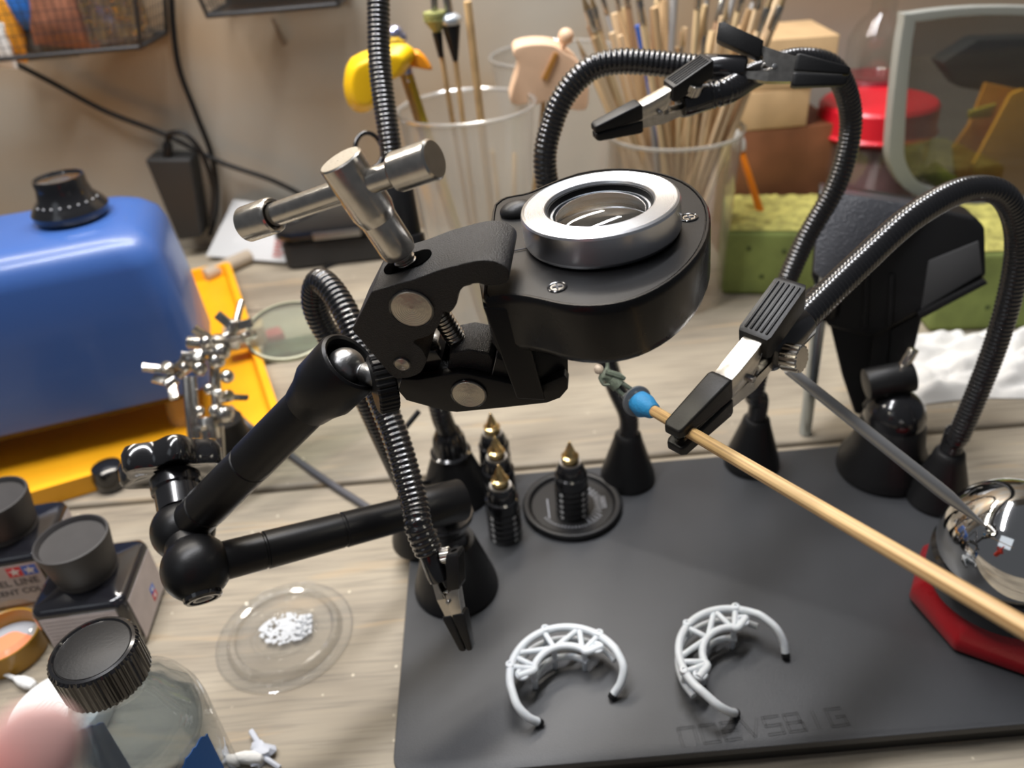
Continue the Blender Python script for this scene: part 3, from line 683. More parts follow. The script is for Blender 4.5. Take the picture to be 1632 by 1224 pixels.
# putty and figure
PB = U(1013, 630, d=30.9); fd = (PB - K1).normalized()
Fp = frame(K0 - kd_ * .05, -kd_)
mb = MB(); mb.lathe([(0, -.7), (.26, -.7), (.33, -.5), (.44, -.1), (.50, .2), (.46, .5), (.36, .62), (0, .62)], Fp, 28, wob=lambda a, z: 1 + .06 * math.sin(3 * a + 9 * z))
solo('putty_lump', mb, TACK, 'blue putty lump on the upper end of the bamboo skewer', 'putty', loc=K0)
BD = K0 - kd_ * .72
mb = MB(); Fb = frame(BD, -kd_); mb.lathe([(0, 0), (.60, 0), (.64, .05), (.58, .11), (0, .11)], Fb, 36)
fig = thing('miniature_soldier', 'tiny olive painted soldier figure on a grey disc, stuck in blue putty', 'miniature figure', BD)
link('disc_base', mb, GREYB, fig)
def skin(name, verts, edges, radii, mat, parent, sub=1, root=0):
    off = V(PARENT_OFF[parent.name]); me = bpy.data.meshes.new(name); me.from_pydata([tuple((V(v) - off) * S) for v in verts], edges, []); me.update()
    o = bpy.data.objects.new(name, me); COL.objects.link(o); o.parent = parent; PARENT_OFF[o.name] = tuple(off)
    sm = o.modifiers.new('skin', 'SKIN'); sm.use_smooth_shade = True
    lay = me.skin_vertices[0].data if me.skin_vertices else None
    if lay is None:
        bm = bmesh.new(); bm.from_mesh(me); bm.verts.layers.skin.verify(); bm.to_mesh(me); bm.free(); lay = me.skin_vertices[0].data
    for i, r in enumerate(radii): lay[i].radius = (r * S, r * S) if not hasattr(r, '__len__') else (r[0] * S, r[1] * S)
    for i in range(len(radii)): lay[i].use_root = (i == root)
    ss = o.modifiers.new('sub', 'SUBSURF'); ss.levels = sub; ss.render_levels = sub
    me.materials.append(mat); return o
FS = 1.0
# local axes of the figure: up along -skewer, x across in the picture
fu = (RT * -.76 + UP * .62 - FW * .1).normalized(); fx = (RT * .62 + UP * .78); fx = (fx - fu * fx.dot(fu)).normalized(); fy = fu.cross(fx)
def q(x, z, y=0): return BD + fx * (x * FS) + fu * (z * FS) + fy * (y * FS)
fv = [q(0, 1.22), q(.0, 1.45), q(.02, 1.72), q(0, 1.88), q(.0, 2.03, -.02), q(.0, 2.20, -.02),          # pelvis, waist, chest, neck, head
      q(-.13, 1.15), q(-.17, .65), q(-.20, .14), q(-.20, .10, -.12),      # leg
      q(.13, 1.15), q(.20, .68, -.1), q(.20, .16), q(.22, .10, -.12),
      q(-.24, 1.78), q(-.36, 1.5, -.05), q(-.20, 1.32, -.2),          # arm on the hip side
      q(.24, 1.78), q(.44, 1.95), q(.50, 2.28), q(.44, 2.45)]                # raised arm
fe = [(0, 1), (1, 2), (2, 3), (3, 4), (4, 5), (0, 6), (6, 7), (7, 8), (8, 9), (0, 10), (10, 11), (11, 12), (12, 13), (2, 14), (14, 15), (15, 16), (2, 17), (17, 18), (18, 19), (19, 20)]
fr = [r_ * FS * .92 for r_ in [.17, .16, .21, .075, .125, .10, .13, .10, .085, .05, .13, .10, .085, .05, .10, .085, .06, .10, .085, .065, .05]]
skin('body', fv, fe, fr, OLIVE, fig, 2)
mb = MB(); mb.sphere(q(0, 2.04, -.01), .20, seg=20); lab(link('face', mb, M('pale_flesh_paint', (.42, .36, .32), .45, var=.3, vscale=900), fig), 'pale dotted painted face')
mb = MB(); mb.sphere(q(0.46, 2.42), .07, seg=14); link('hand', mb, M('flesh_hand', (.5, .38, .3), .5), fig)
mb = MB(); mb.tube([q(.10, 1.8, -.2), q(.30, 1.3, -.22), q(.36, 1.02, -.2)], [.11, .13, .07], 8); link('shoulder_bag', mb, OLIVE, fig)
mb = MB(); mb.lathe([(.21, 0), (.27, 0), (.31, -.40), (.22, -.40)], frame(q(0, 1.42), fu), 18); link('jacket_skirt', mb, OLIVE, fig)
for sgn in (-1, 1):
    mb = MB(); mb.tube([q(.17 * sgn, .62), q(.2 * sgn, .3), q(.2 * sgn, .13)], [.13, .13, .115], 10); link('gaiter', mb, M('grey_gaiter', (.16, .17, .19), .45, var=.5, vscale=1200), fig)

# ------------------------------------------------------------------ half rings
def half_ring(center, ang, R, label, lr=.80):
    t = thing('truss_half_ring', label, 'plastic part', (center[0], center[1], BT), 'pale grey truss half rings on the board')
    Mr = T(center[0], center[1], BT, ang); zt = 1.55; zl = .7
    Ri = R * .60
    def P(r, a, z): return Mr @ V((r * math.cos(math.radians(a)), r * math.sin(math.radians(a)), z))
    rt = .20
    # outer tube bends down into legs at both ends
    a0, a1 = 14, 166
    def path(z, end, sg=1):
        pts = []
        pts += [P(R * lr, -28, z - end * 1.0), P(R * (.55 + lr * .475), -21, z - end * .6), P(R * 1.01, -10, z - end * .2)]
        pts += [P(R, a, z) for a in range(6, 180, 8)]
        pts += [P(R * 1.01, 190, z - end * .2), P(R * .93, 201, z - end * .6), P(R * .80, 207, z - end * 1.0)]
        return smooth_path(pts, 4)
    mb = MB(); pth = path(zt, zt - .28); mb.tube(pth, rt, 14); link('outer_rail', mb, RINGM, t)
    for ends in (pth[:3], pth[-3:]):
        pass
    for e, nx_ in ((pth[0], pth[4]), (pth[-1], pth[-5])):
        d = (e - nx_).normalized(); mb = MB(); mb.rod(e - d * .05, e + d * .22, rt * 1.02, seg=16); link('rail_tip', mb, RUB, t)
    mb = MB(); mb.tube(smooth_path([P(R, a, zl) for a in range(8, 176, 12)], 4), rt * .8, 12); link('lower_rail', mb, RINGM, t)
    mb = MB(); mb.tube(smooth_path([P(R * .86, 20, zt), P(Ri, 30, zt - .05)] + [P(Ri, a, zt - .05) for a in range(40, 150, 10)] + [P(Ri, 150, zt - .05), P(R * .86, 160, zt)], 4), rt * .95, 14); link('inner_rail', mb, RINGM, t)
    mb = MB(); mb.tube(smooth_path([P(Ri, a, zl) for a in range(30, 156, 10)], 4), rt * .8, 12); link('lower_rail', mb, RINGM, t)
    mb = MB(); zz = [(Ri, 141), (R, 136), None, (R, 131), (Ri, 92), None, (R, 92), (Ri, 90), None, (Ri, 88), (R, 54), (Ri, 40), None, (R, 148), (Ri, 146), None, (R, 32), (Ri, 36)]
    for a_, b_ in zip(zz, zz[1:]):
        if a_ and b_: mb.rod(P(a_[0], a_[1], zt - .02), P(b_[0], b_[1], zt - .03), rt * .72, seg=12)
    link('truss_struts', mb, RINGM, t)
    mb = MB()
    for r_, a_ in ((Ri, 36), (Ri, 90), (Ri, 144), (R, 32), (R, 148), (R, 90)): mb.rod(P(r_, a_, zt), P(r_, a_, 0.02 if r_ == Ri else zl), rt * .7, seg=12)
    link('uprights', mb, RINGM, t)
    for a_ in (32, 90, 148):
        mb = MB(); c = P(R * 1.02, a_, zt + .10); mb.lathe([(.07, -.15), (.20, -.15), (.20, .10), (.15, .13), (.09, .13), (.07, .08)], Matrix.Translation(c), 20); link('eyelet', mb, RINGM, t)
    for a_, s_ in ((24, 1), (156, -1)):
        mb = MB(); c = P(R * .78, a_, zt - .05); mb.tube([c + V((.26 * math.cos(q_), .26 * math.sin(q_), 0)) for q_ in [k * 2 * PI / 20 for k in range(21)]], .10, 10, caps=False); link('loop', mb, RINGM, t)
    return t
half_ring((1.4, 23.25), math.radians(17), 2.72, 'pale grey truss half ring opening toward the front, left of the two')
half_ring((9.6, 23.45), math.radians(45), 2.78, 'pale grey truss half ring turned to open lower right, above the lettering', 1.0)

# ------------------------------------------------------------------ combination tips and tin
def tip(px, py, z0, label, h=1.0):
    c = U(px, py, z=z0); t = thing('pointed_cylinder', label, 'pointed cylinder', (c.x, c.y, z0), 'black ringed cylinders with brass points')
    Mx = T(c.x, c.y, z0)
    pr = [(0, 0), (.95, 0), (1.0, .06)]; z = .1
    for i in range(5): pr += [(1.0, z), (1.02, z + .05), (1.02, z + .30), (1.0, z + .35), (.93, z + .37), (.93, z + .42)]; z += .44
    pr += [(.98, z), (1.0, z + .3), (.98, z + .7), (.85, z + .8), (.85, z + 1.1), (.78, z + 1.3), (.70, z + 1.5), (.66, z + 1.55), (0, z + 1.55)]
    mb = MB(); mb.lathe(pr, Mx, 40); link('ringed_body', mb, GLOSS, t, ang=30)
    mb = MB()
    for i in range(5):
        for a in (-.9, -2.3, .3):
            F_ = Mx @ Matrix.Rotation(a, 4, 'Z') @ Matrix.Translation((1.015, 0, .28 + .44 * i)) @ Matrix.Rotation(PI / 2, 4, 'Y')
            mb.tube([F_ @ V((.10 * math.cos(q_), .10 * math.sin(q_), 0)) for q_ in [k * 2 * PI / 12 for k in range(13)]], .018, 6, caps=False)
    link('small_numerals', mb, LWHITE, t)
    zt = z + 1.55
    mb = MB(); mb.lathe([(.50, zt), (.64, zt), (.64, zt + .12), (.50, zt + .12)], Mx, 32); link('steel_collar', mb, STEEL, t)
    mb = MB(); mb.lathe([(0, zt), (.42, zt), (.42, zt + .35), (.52, zt + .40), (.52, zt + .55), (.40, zt + .62), (.06, zt + 1.55), (0, zt + 1.6)], Mx, 28); link('brass_point', mb, BRASS, t)
tip(806, 852, BT, 'black ringed cylinder with brass point, nearest of the row beside the tin dish')
tip(800, 805, BT, 'black ringed cylinder with brass point, middle of the row beside the tin dish')
tip(793, 765, BT, 'black ringed cylinder with brass point, rearmost of the row beside the tin dish')
cc = U(912, 808, z=BT); 
t = thing('round_dish', 'shallow round black dish with white print on the board', 'dish', (cc.x, cc.y, BT))
mb = MB(); mb.lathe([(0, .02), (2.8, .02), (3.0, .1), (3.08, .3), (3.0, .46), (2.85, .5), (2.68, .44), (2.6, .28), (2.5, .2), (0, .2)], T(cc.x, cc.y, BT), 64); link('dish_body', mb, RUB, t)
mb = MB()
for k in range(14):
    a = math.radians(-62 + k * 9); mb.box(.5, .07, .012, T(cc.x, cc.y, BT + .207) @ Matrix.Rotation(a, 4, 'Z') @ Matrix.Translation((1.65, 0, 0)))
for k in range(9): mb.box(.09, .05, .012, T(cc.x + 1.55 , cc.y - .6 + k * .13, BT + .21) ); mb.box(.3, .05, .012, T(cc.x + 1.95, cc.y - .5 + k * .12, BT + .21))
for k in range(16): mb.box(.06, .10, .012, T(cc.x - 1.5, cc.y - 1.0 + k * .11, BT + .207, .2))
for k in range(20): mb.box(.05, .16, .012, T(cc.x, cc.y, BT + .207) @ Matrix.Rotation(math.radians(-150 + k * 6), 4, 'Z') @ Matrix.Translation((2.0, 0, 0)) @ Matrix.Rotation(PI / 2, 4, 'Z'))
link('white_print', mb, M('dish_print', (.30, .31, .34), .6), t)
tip(912, 815, BT + .2, 'black ringed cylinder with brass point standing in the round dish')

# ------------------------------------------------------------------ chrome ball holder with rod
bc = U(1612, 868, d=37.0); br = 3.15
t = thing('ball_vise', 'chrome ball in a red base at the right edge of the board', 'ball vise', (bc.x + .2, bc.y + .3, BT))
mb = MB(); mb.sphere(bc, br, seg=64); link('chrome_ball', mb, CHROME, t)
cx, cy = 24.0, 26.1
def octo(r, z, a0=-12, n=8, sq=1): return [V((cx + r * math.cos(math.radians(a0 + 360 / n * k)), cy + sq * r * math.sin(math.radians(a0 + 360 / n * k)), z)) for k in range(n)]
lv = [octo(4.35, BT + .1), octo(4.45, BT + .3), octo(4.4, BT + 1.0), octo(3.8, BT + 1.9), octo(3.3, BT + 2.6)]
mb = rings_mesh(lv); link('red_base', mb, REDB, t, bevel=.15, bseg=2, ang=30)
mb = MB(); mb.lathe([(0, BT + 2.3), (3.3, BT + 2.3), (3.5, BT + 2.9), (3.5, bc.z - 1.1), (3.3, bc.z - .9), (3.1, bc.z - 1.0), (2.8, BT + 2.7), (0, BT + 2.7)], T(bc.x + .35, bc.y + .05, 0), 48); link('black_cup_ring', mb, GLOSS, t)
mb = MB(); mb.loft(octo(4.25, BT), octo(4.25, BT + .2)); link('black_sole', mb, RUB, t)
# steel rod leaning between the ball and the neck
ra = U(1256, 588, d=33.0); rb = U(1570, 838, d=34.4)
mb = MB(); F_ = frame(ra, rb - ra); L = (rb - ra).length
mb.lathe([(0, 0), (.22, 0), (.235, .03), (.30, L * .75), (.29, L - 2.2), (.18, L - 1.2), (.12, L - .55), (.12, L - .5), (.05, L), (0, L)], F_, 24)
solo('steel_probe', mb, M('matt_grey_steel', (.40, .40, .40), .38, .7), 'grey steel rod with tapered tip resting on the chrome ball', 'steel rod', loc=rb)

# ------------------------------------------------------------------ black vise behind
vb = U(1405, 748, z=BT)
t = thing('bench_vise', 'tall black plastic vise with wide grained head standing behind the gooseneck', 'vise', (vb.x, vb.y, BT))
mb = MB(); mb.lathe([(0, 0), (2.6, 0), (2.75, .15), (2.7, .9), (2.1, 2.2), (1.9, 3.6), (1.7, 3.9), (0, 3.9)], T(vb.x, vb.y, BT), 44); link('round_base', mb, RUB, t)
mb = MB(); mb.sphere((vb.x, vb.y, BT + 4.2), 1.75, seg=30); link('ball_joint', mb, GLOSS, t)
vn = (V((-.42, -1, .25))).normalized()
VO = U(1430, 430, d=47.5)
def vp(px, py, off=0): return UPL(px, py, VO - vn * off, vn)
def vpoly(pts, off=0): return [vp(x, y, off) for x, y in pts]
mb = MB(); mb.prism(vpoly([(1304, 303), (1500, 334), (1555, 346), (1570, 362), (1572, 440), (1466, 498), (1392, 540), (1318, 520), (1293, 440)], 0), -vn * 4.6); link('vise_head', mb, RUB, t, bevel=.25, bseg=3)
mb = MB(); P = [vp(x, y, o_) for x, y, o_ in ((1306, 303, -.1), (1492, 332, -.1), (1402, 405, -1.2), (1340, 466, -2.1), (1296, 434, -1.7))]; pnn = (P[1] - P[0]).cross(P[3] - P[0]).normalized(); mb.prism(P, -vn * 2.6); link('grained_jaw_plate', mb, M('grained_black_lit', (.045, .047, .055), .34, bump=1.0, bscale=700), t, bevel=.12)  # plate colour lightened over the head's black so it looks lit from above
mb = MB(); mb.prism(vpoly([(1480, 416), (1560, 384), (1566, 436), (1468, 494)], -.12), -vn * .3); link('side_cheek', mb, M('dull_black_cheek', (.045, .045, .046), .6), t, bevel=.08)
mb = MB(); mb.prism(vpoly([(1462, 500), (1568, 446), (1576, 452), (1466, 510)], -.5), -vn * 5.2); link('bottom_lip', mb, RUB, t, bevel=.1)
for xx in (1378, 1418):
    mb = MB(); mb.prism(vpoly([(xx, 440), (xx + 8, 436), (xx + 4, 520), (xx - 4, 522)], -.3), -vn * .5); link('rib', mb, RUB, t, bevel=.05)
mb = MB(); A_ = vpoly([(1318, 500), (1400, 536), (1474, 490), (1438, 640), (1420, 672), (1362, 660), (1342, 600)], .9); mb.prism(A_, -vn * 2.6); link('column', mb, RUB, t, bevel=.2, bseg=3)
mb = MB(); A_ = vpoly([(1392, 536), (1420, 520), (1400, 668), (1376, 664)], .55); mb.prism(A_, -vn * .5); link('column_rib', mb, RUB, t, bevel=.06)
kc = U(1442, 606, d=46.5)
mb = MB(); mb.rod(kc + V((-2.2, .2, -.2)), kc + V((.4, 0, .3)), .95, seg=28); mb.rod(kc + V((-1.5, .3, -2.2)), kc + V((-.4, 0, .1)), .6); link('tilt_knob', mb, RUB, t)
mb = MB(); mb.rod(U(1436, 592, d=46.2), U(1456, 556, d=45.6), .32, seg=18); mb.rod(U(1430, 590, d=46), U(1446, 596, d=46), .38, seg=18); link('chrome_lever', mb, NICK, t)
# zinc rod with wing nut
zb = U(1283, 690, z=.02); zt_ = U(1310, 470, y=zb.y)
t = thing('threaded_post', 'thin zinc post with a wing nut standing behind the board', 'metal post', (zb.x, zb.y, 0))
mb = MB(); mb.rod(V((zb.x, zb.y, 0)), zt_, .42, seg=20); link('post', mb, ZINC, t)
pd = (zt_ - V((zb.x, zb.y, 0))).normalized(); F_ = frame(zt_, pd)
mb = MB(); mb.cyl(1.15, -1.3, .1, F_, 32); link('black_knob', mb, RUB, t)
mb = MB(); mb.cyl(.55, .1, .6, F_, 24); mb.cyl(.28, .6, 1.7, F_, 20); link('hub', mb, ZINC, t)
mb = MB(); mb.box(.35, .2, 1.3, F_ @ Matrix.Translation((.35, 0, 1.15))); mb.box(.9, .25, .3, F_ @ Matrix.Translation((.7, 0, .7))); link('wing', mb, ZINC, t, bevel=.08)

# ------------------------------------------------------------------ left: blue machine on yellow tray
ta = math.radians(21)
tX = V((math.cos(ta), math.sin(ta), 0)); tY = V((-math.sin(ta), math.cos(ta), 0))
tc_ = U(455, 683, z=.6); 
TW, TD = 34, 33
tcen = tc_ - tX * TW / 2 + tY * TD / 2
Mt = frame((tcen.x, tcen.y, 0), (0, 0, 1), tX)
t = thing('plastic_tray', 'flat yellow-orange plastic tray on the desk under the blue box', 'tray', (tcen.x, tcen.y, 0))
mb = MB(); rrbox(mb, TW, TD, .0, .35, .8, Mt, .1); link('tray_floor', mb, YEL, t)
mb = MB()
O_ = rrect(TW, TD, .8); I_ = rrect(TW - 1.2, TD - 1.2, .6); I2 = rrect(TW - 1.6, TD - 1.6, .6); n = len(O_)
vs = [(x, y, .2) for x, y in O_] + [(x, y, 1.5) for x, y in O_] + [(x, y, 1.5) for x, y in I_] + [(x, y, .3) for x, y in I2]
fs = []
for j in range(3):
    for k in range(n): fs.append((j * n + k, j * n + (k + 1) % n, (j + 1) * n + (k + 1) % n, (j + 1) * n + k))
for k in range(n): fs.append((3 * n + k, 3 * n + (k + 1) % n, (k + 1) % n, k))
mb.add(vs, fs, Mt); link('tray_rim', mb, YEL, t)
BZ0, BZ1 = 3.6, 16.0
ba = math.radians(16); bX = V((math.cos(ba), math.sin(ba), 0)); bY = V((-math.sin(ba), math.cos(ba), 0))
br_ = U(338, 618, z=BZ0)                       # back right bottom corner
BW, BD_ = 30, 13.0
bcn = br_ - bX * BW / 2 + bY * BD_ / 2
Mb = frame((bcn.x, bcn.y, 0), (0, 0, 1), bX)
t = thing('blue_machine', 'large rounded blue plastic machine cover with a black knob on top', 'machine', (bcn.x, bcn.y, .35))
mb = MB(); rings = []
for (z, o_, r_) in ((BZ0, .0, 1.6), (BZ0 + 6, -.2, 1.8), (BZ1 - 2.4, -.5, 2.2), (BZ1 - 1.3, -.8, 2.3), (BZ1 - .5, -1.5, 2.4), (BZ1 - .1, -2.3, 2.0), (BZ1, -3.1, 1.6)):
    rings.append([Mb @ V((x, y, z)) for x, y in rrect(BW + 2 * o_, BD_ + 2 * o_, r_, 6)])
mb = rings_mesh(rings); link('cover', mb, BLUE, t, ang=60)
mb = MB(); rrbox(mb, BW - 2, BD_ - 2, 2.6, BZ0 + .2, 1.2, Mb, .1); link('underside_pan', mb, M('dark_olive_pan', (.08, .06, .02), .7), t)
for (x, y) in ((-12.5, -4.6), (12.2, -4.6), (-12.5, 4.6), (12.2, 4.6), (-4.6, -4.6)):
    mb = MB(); mb.lathe([(0, .36), (1.25, .36), (1.3, .5), (1.2, 1.6), (1.0, 2.7), (0, 2.7)], Mb @ Matrix.Translation((x, y, 0)), 28); link('rubber_foot', mb, M('beige_foot', (.34, .27, .17), .6), t)
kp = U(118, 347, z=BZ1)
kp = V((kp.x, kp.y, BZ1))
mb = MB(); mb.lathe([(0, -.02), (2.1, -.02), (2.45, .25), (2.6, .75), (2.35, 1.15), (1.85, 1.7), (1.7, 2.4), (1.72, 2.9), (1.66, 3.05), (1.55, 3.05), (1.5, 2.9), (0, 2.75)], T(kp.x, kp.y, kp.z), 48); ko = link('dial_knob', mb, GLOSS, t)
mb = MB(); mb.cyl(1.35, 2.72, 2.82, T(kp.x, kp.y, kp.z), 32); link('knob_cap', mb, STEEL, ko)
mb = MB()
for k in range(9):
    mb.sphere((kp.x + 2.15 * math.cos(-2.2 + k * .28), kp.y + 2.15 * math.sin(-2.2 + k * .28), kp.z + 1.42), .07, seg=8)
link('knob_marks', mb, LWHITE, ko)
mb = MB(); mb.lathe([(2.7, -.3), (2.95, -.3), (2.95, .03), (2.85, .06), (2.7, .03)], T(kp.x, kp.y, kp.z), 48); link('dial_ring', mb, BLUE, t)

# third hand
hb = U(384, 742, z=0)
t = thing('third_hand', 'small metal third-hand stand with wing nuts and a round glass lens', 'third hand', (hb.x, hb.y, 0))
mb = MB(); mb.lathe([(0, 0), (2.6, 0), (2.7, .2), (2.2, 1.0), (1.3, 2.4), (1.15, 4.2), (0, 4.3)], T(hb.x, hb.y, 0), 36); link('cast_base', mb, RUB, t)
def hp(px, py, d=51): return U(px, py, d=d)
mb = MB()
mb.rod(hp(352, 735), hp(340, 560), .33); mb.rod(hp(306, 700, 50), hp(298, 600, 50), .30); mb.rod(hp(316, 700, 50), hp(308, 600, 50), .2); link('rod', mb, NICK, t)
mb = MB()
mb.rod(hp(282, 598), hp(372, 528), .34); mb.rod(hp(300, 545), hp(380, 548), .42); mb.rod(hp(350, 560), hp(400, 530), .28); link('cross_arm', mb, NICK, t)
def wing(p, d, r=.9):
    F_ = frame(p, d); mb = MB(); mb.cyl(.38, -.4, .4, F_, 16)
    for s_ in (-1, 1):
        mb.box(r * 1.5, .28, .55, F_ @ Matrix.Translation((s_ * r * .75, 0, .25)) @ Matrix.Rotation(-s_ * .5, 4, 'Y'))
    link('wing_nut', mb, NICK, t, bevel=.1)
wing(hp(268, 588, 50.5), RT * -.2 + UP * .6 - FW, 1.0); wing(hp(348, 545, 50), UP - FW * .6 + RT * .3, 1.1); wing(hp(272, 610, 50.5), RT * -.6 - UP * .6 - FW * .3, .8)
wing(hp(360, 632, 50), RT + UP * .2 - FW * .5, .9); wing(hp(335, 678, 50), RT * .8 - FW * .6, .9); wing(hp(372, 520, 50.5), UP * .8 + RT * .2 - FW * .2, .8); wing(hp(318, 568, 50), UP * .3 - FW, .7)
mb = MB()
for (x, y, r_) in ((305, 572, .55), (318, 587, .5), (345, 575, .55), (352, 560, .6), (330, 545, .5), (362, 600, .45), (345, 655, .5), (318, 655, .35), (334, 620, .4), (358, 660, .6), (295, 585, .4)): mb.sphere(hp(x, y, 50), r_, seg=14)
link('joint_ball', mb, NICK, t)
for a_, b_, r_ in ((hp(370, 540), hp(385, 480, 52), .22), (hp(336, 700, 50), hp(330, 665, 50), .62), (hp(366, 548), hp(405, 532, 53), .3)):
    mb = MB(); mb.rod(a_, b_, r_); link('clip_arm', mb, NICK, t)
lc = hp(462, 527, 54); ln = V((.06, -.22, .97)).normalized(); F_ = frame(lc, ln)
mb = MB(); mb.lathe([(0, -.16), (2.9, -.1), (2.9, .1), (0, .16)], F_, 48); link('glass_lens', mb, GREENL, t)
mb = MB(); mb.lathe([(2.85, -.17), (3.0, -.17), (3.0, .17), (2.85, .17)], F_, 48); link('lens_rim', mb, M('tarnished_steel_rim', (.42, .44, .36), .3, 1), t)
kk = U(182, 772, z=.0)
mb = MB(); mb.lathe([(0, 0), (1.0, 0), (1.15, .2), (1.2, 1.0), (1.0, 1.7), (.6, 1.9), (0, 1.9)], T(kk.x, kk.y, 0), 28); solo('small_knob', mb, GLOSS, 'small glossy black cap on the desk left of the star knob', 'cap')
# grey cable over the desk
mb = MB(); mb.tube(smooth_path([U(366, 650, z=3.0), U(400, 682, z=2.2), U(445, 712, z=.4), U(500, 752, z=.25), U(560, 792, z=.25), U(640, 838, z=.25), V((-6.9, 38.6, .25))], 10), .25, 10)
solo('grey_cable', mb, M('grey_rubber_cable', (.07, .07, .08), .5), 'thin dark grey cable running across the desk behind the black arm', 'cable')

# ------------------------------------------------------------------ bottles in the left foreground
def star5(c, r, ex, ey, nrm, mb, h=.012):
    P = [c + ex * (rr * math.sin(a)) + ey * (rr * math.cos(a)) for k in range(10) for rr, a in [((r if k % 2 == 0 else r * .4), k * PI / 5)]]
    mb.loft(P, [p + nrm * h for p in P])
def text_part(s, origin, ex, ey, size, mat, parent, nm='label_text', extr=.006):
    cu = bpy.data.curves.new('t', 'FONT'); cu.body = s; cu.size = size * S; cu.extrude = extr * S; cu.offset = .0001
    o = bpy.data.objects.new('t', cu); COL.objects.link(o)
    dg = bpy.context.evaluated_depsgraph_get(); me = bpy.data.meshes.new_from_object(o.evaluated_get(dg)); bpy.data.objects.remove(o)
    ex = ex.normalized(); ey = ey.normalized(); n = ex.cross(ey); off = V(PARENT_OFF[parent.name]); p = (V(origin) - off) * S
    me.transform(Matrix(((ex.x, ey.x, n.x, p.x), (ex.y, ey.y, n.y, p.y), (ex.z, ey.z, n.z, p.z), (0, 0, 0, 1))))
    me.materials.clear(); me.materials.append(mat); q_ = bpy.data.objects.new(nm, me); COL.objects.link(q_); q_.parent = parent; PARENT_OFF[q_.name] = tuple(off); return q_
def ink(cx, cy, ang, label, logo_front):
    W, H = 5.0, 3.9; Mx = T(cx, cy, 0, ang); ex = Mx.to_3x3() @ V((1, 0, 0)); ey = Mx.to_3x3() @ V((0, 1, 0))
    t = thing('ink_bottle', label, 'ink bottle', (cx, cy, 0), 'square ink bottles at the left edge')
    mb = MB(); rr = []
    for (z, o_, r_) in ((.02, -.2, .5), (.2, 0, .6), (H - .45, 0, .6), (H - .12, -.08, .6), (H, -.3, .5), (H + .12, -1.0, .6), (H + .2, -1.2, .6)): rr.append([Mx @ V((x, y, z)) for x, y in rrect(W + 2 * o_, W + 2 * o_, r_, 5)])
    mb = rings_mesh(rr); link('glass_body', mb, INKG, t, ang=60)
    mb = MB(); mb.lathe([(0, H + .1), (1.55, H + .1), (1.6, H + .25), (1.5, H + .5), (1.62, H + .6), (1.92, H + 2.6), (1.9, H + 2.72), (1.8, H + 2.74), (1.72, H + 2.6), (1.66, H + 2.45), (0, H + 2.4)], Mx, 48); link('screw_cap', mb, CAPM, t)
    for side in range(2):
        nrm = -ey if side == 0 else ex; hx_ = ex if side == 0 else ey
        c0 = V((cx, cy, 0)) + nrm * (W / 2 + .012)
        mb = MB(); mb.prism([c0 - hx_ * 2.0 + V((0, 0, .35)), c0 + hx_ * 2.0 + V((0, 0, .35)), c0 + hx_ * 2.0 + V((0, 0, H - .5)), c0 - hx_ * 2.0 + V((0, 0, H - .5))], nrm * .015); lb = link('paper_label', mb, LABEL, t)
        up = V((0, 0, 1)); c1 = c0 + nrm * .02
        if logo_front and side == 0:
            for s_, m_ in ((-1, LRED), (1, LBLUE)):
                mb = MB(); cq = c1 + hx_ * (1.05 + s_ * .42) + up * (H - 1.02)
                mb.prism([cq + hx_ * a_ + up * b_ for a_, b_ in ((-.4, -.36), (.4, -.36), (.4, .36), (-.4, .36))], nrm * .01); link('logo_panel', mb, m_, lb)
                mb = MB(); star5(cq + nrm * .012, .34, hx_, up, nrm, mb); link('logo_star', mb, LWHITE, lb)
            text_part('PANEL LINE', c1 - hx_ * 1.9 + up * (H - 2.05), hx_, up, .68, PRINT, lb)
            text_part('ACCENT COLOR', c1 - hx_ * 1.93 + up * (H - 2.75), hx_, up, .56, PRINT, lb)
        elif side == 0:
            mb = MB()
            for k in range(10): mb.box(3.6 - (k % 3) * .3, .01, .045, Mx @ Matrix.Translation((-.1 - (k % 3) * .12, -W / 2 - .035, .7 + k * .27)))
            link('fine_print', mb, M('faint_print', (.25, .2, .2), .6), lb)
        elif side == 1:
            for s_, m_ in ((-1, LRED), (1, LBLUE)):
                mb = MB(); cq = c1 + hx_ * (.55 + s_ * .0) + up * (1.3 + s_ * .25)
                mb.prism([cq + hx_ * a_ + up * b_ for a_, b_ in ((-.28, -.24), (.28, -.24), (.28, .24), (-.28, .24))], nrm * .01); link('logo_panel', mb, m_, lb)
                mb = MB(); star5(cq + nrm * .012, .2, hx_, up, nrm, mb); link('logo_star', mb, LWHITE, lb)
    return t
ia = math.radians(0)
inr = U(194, 960, z=3.9); ifr = U(217, 868, z=3.9); inl = U(48, 980, z=3.9)
ia = math.atan2(inr.y - inl.y, inr.x - inl.x)
ivx = V((math.cos(ia), math.sin(ia), 0)); ivy = V((-math.sin(ia), math.cos(ia), 0))
ic = inr - ivx * 2.5 + ivy * 2.5
ink(ic.x, ic.y, ia, 'square dark ink bottle with a matt black cap behind the clear bottle', False)
i2 = U(60, 886, z=3.9) - ivx * 2.5 + ivy * 2.5
if (i2 - ic).length < 6.3: i2 = ic + (i2 - ic).normalized() * 6.3
ink(i2.x, i2.y, ia + .06, 'square ink bottle at the left edge showing the red and blue star logo', True)

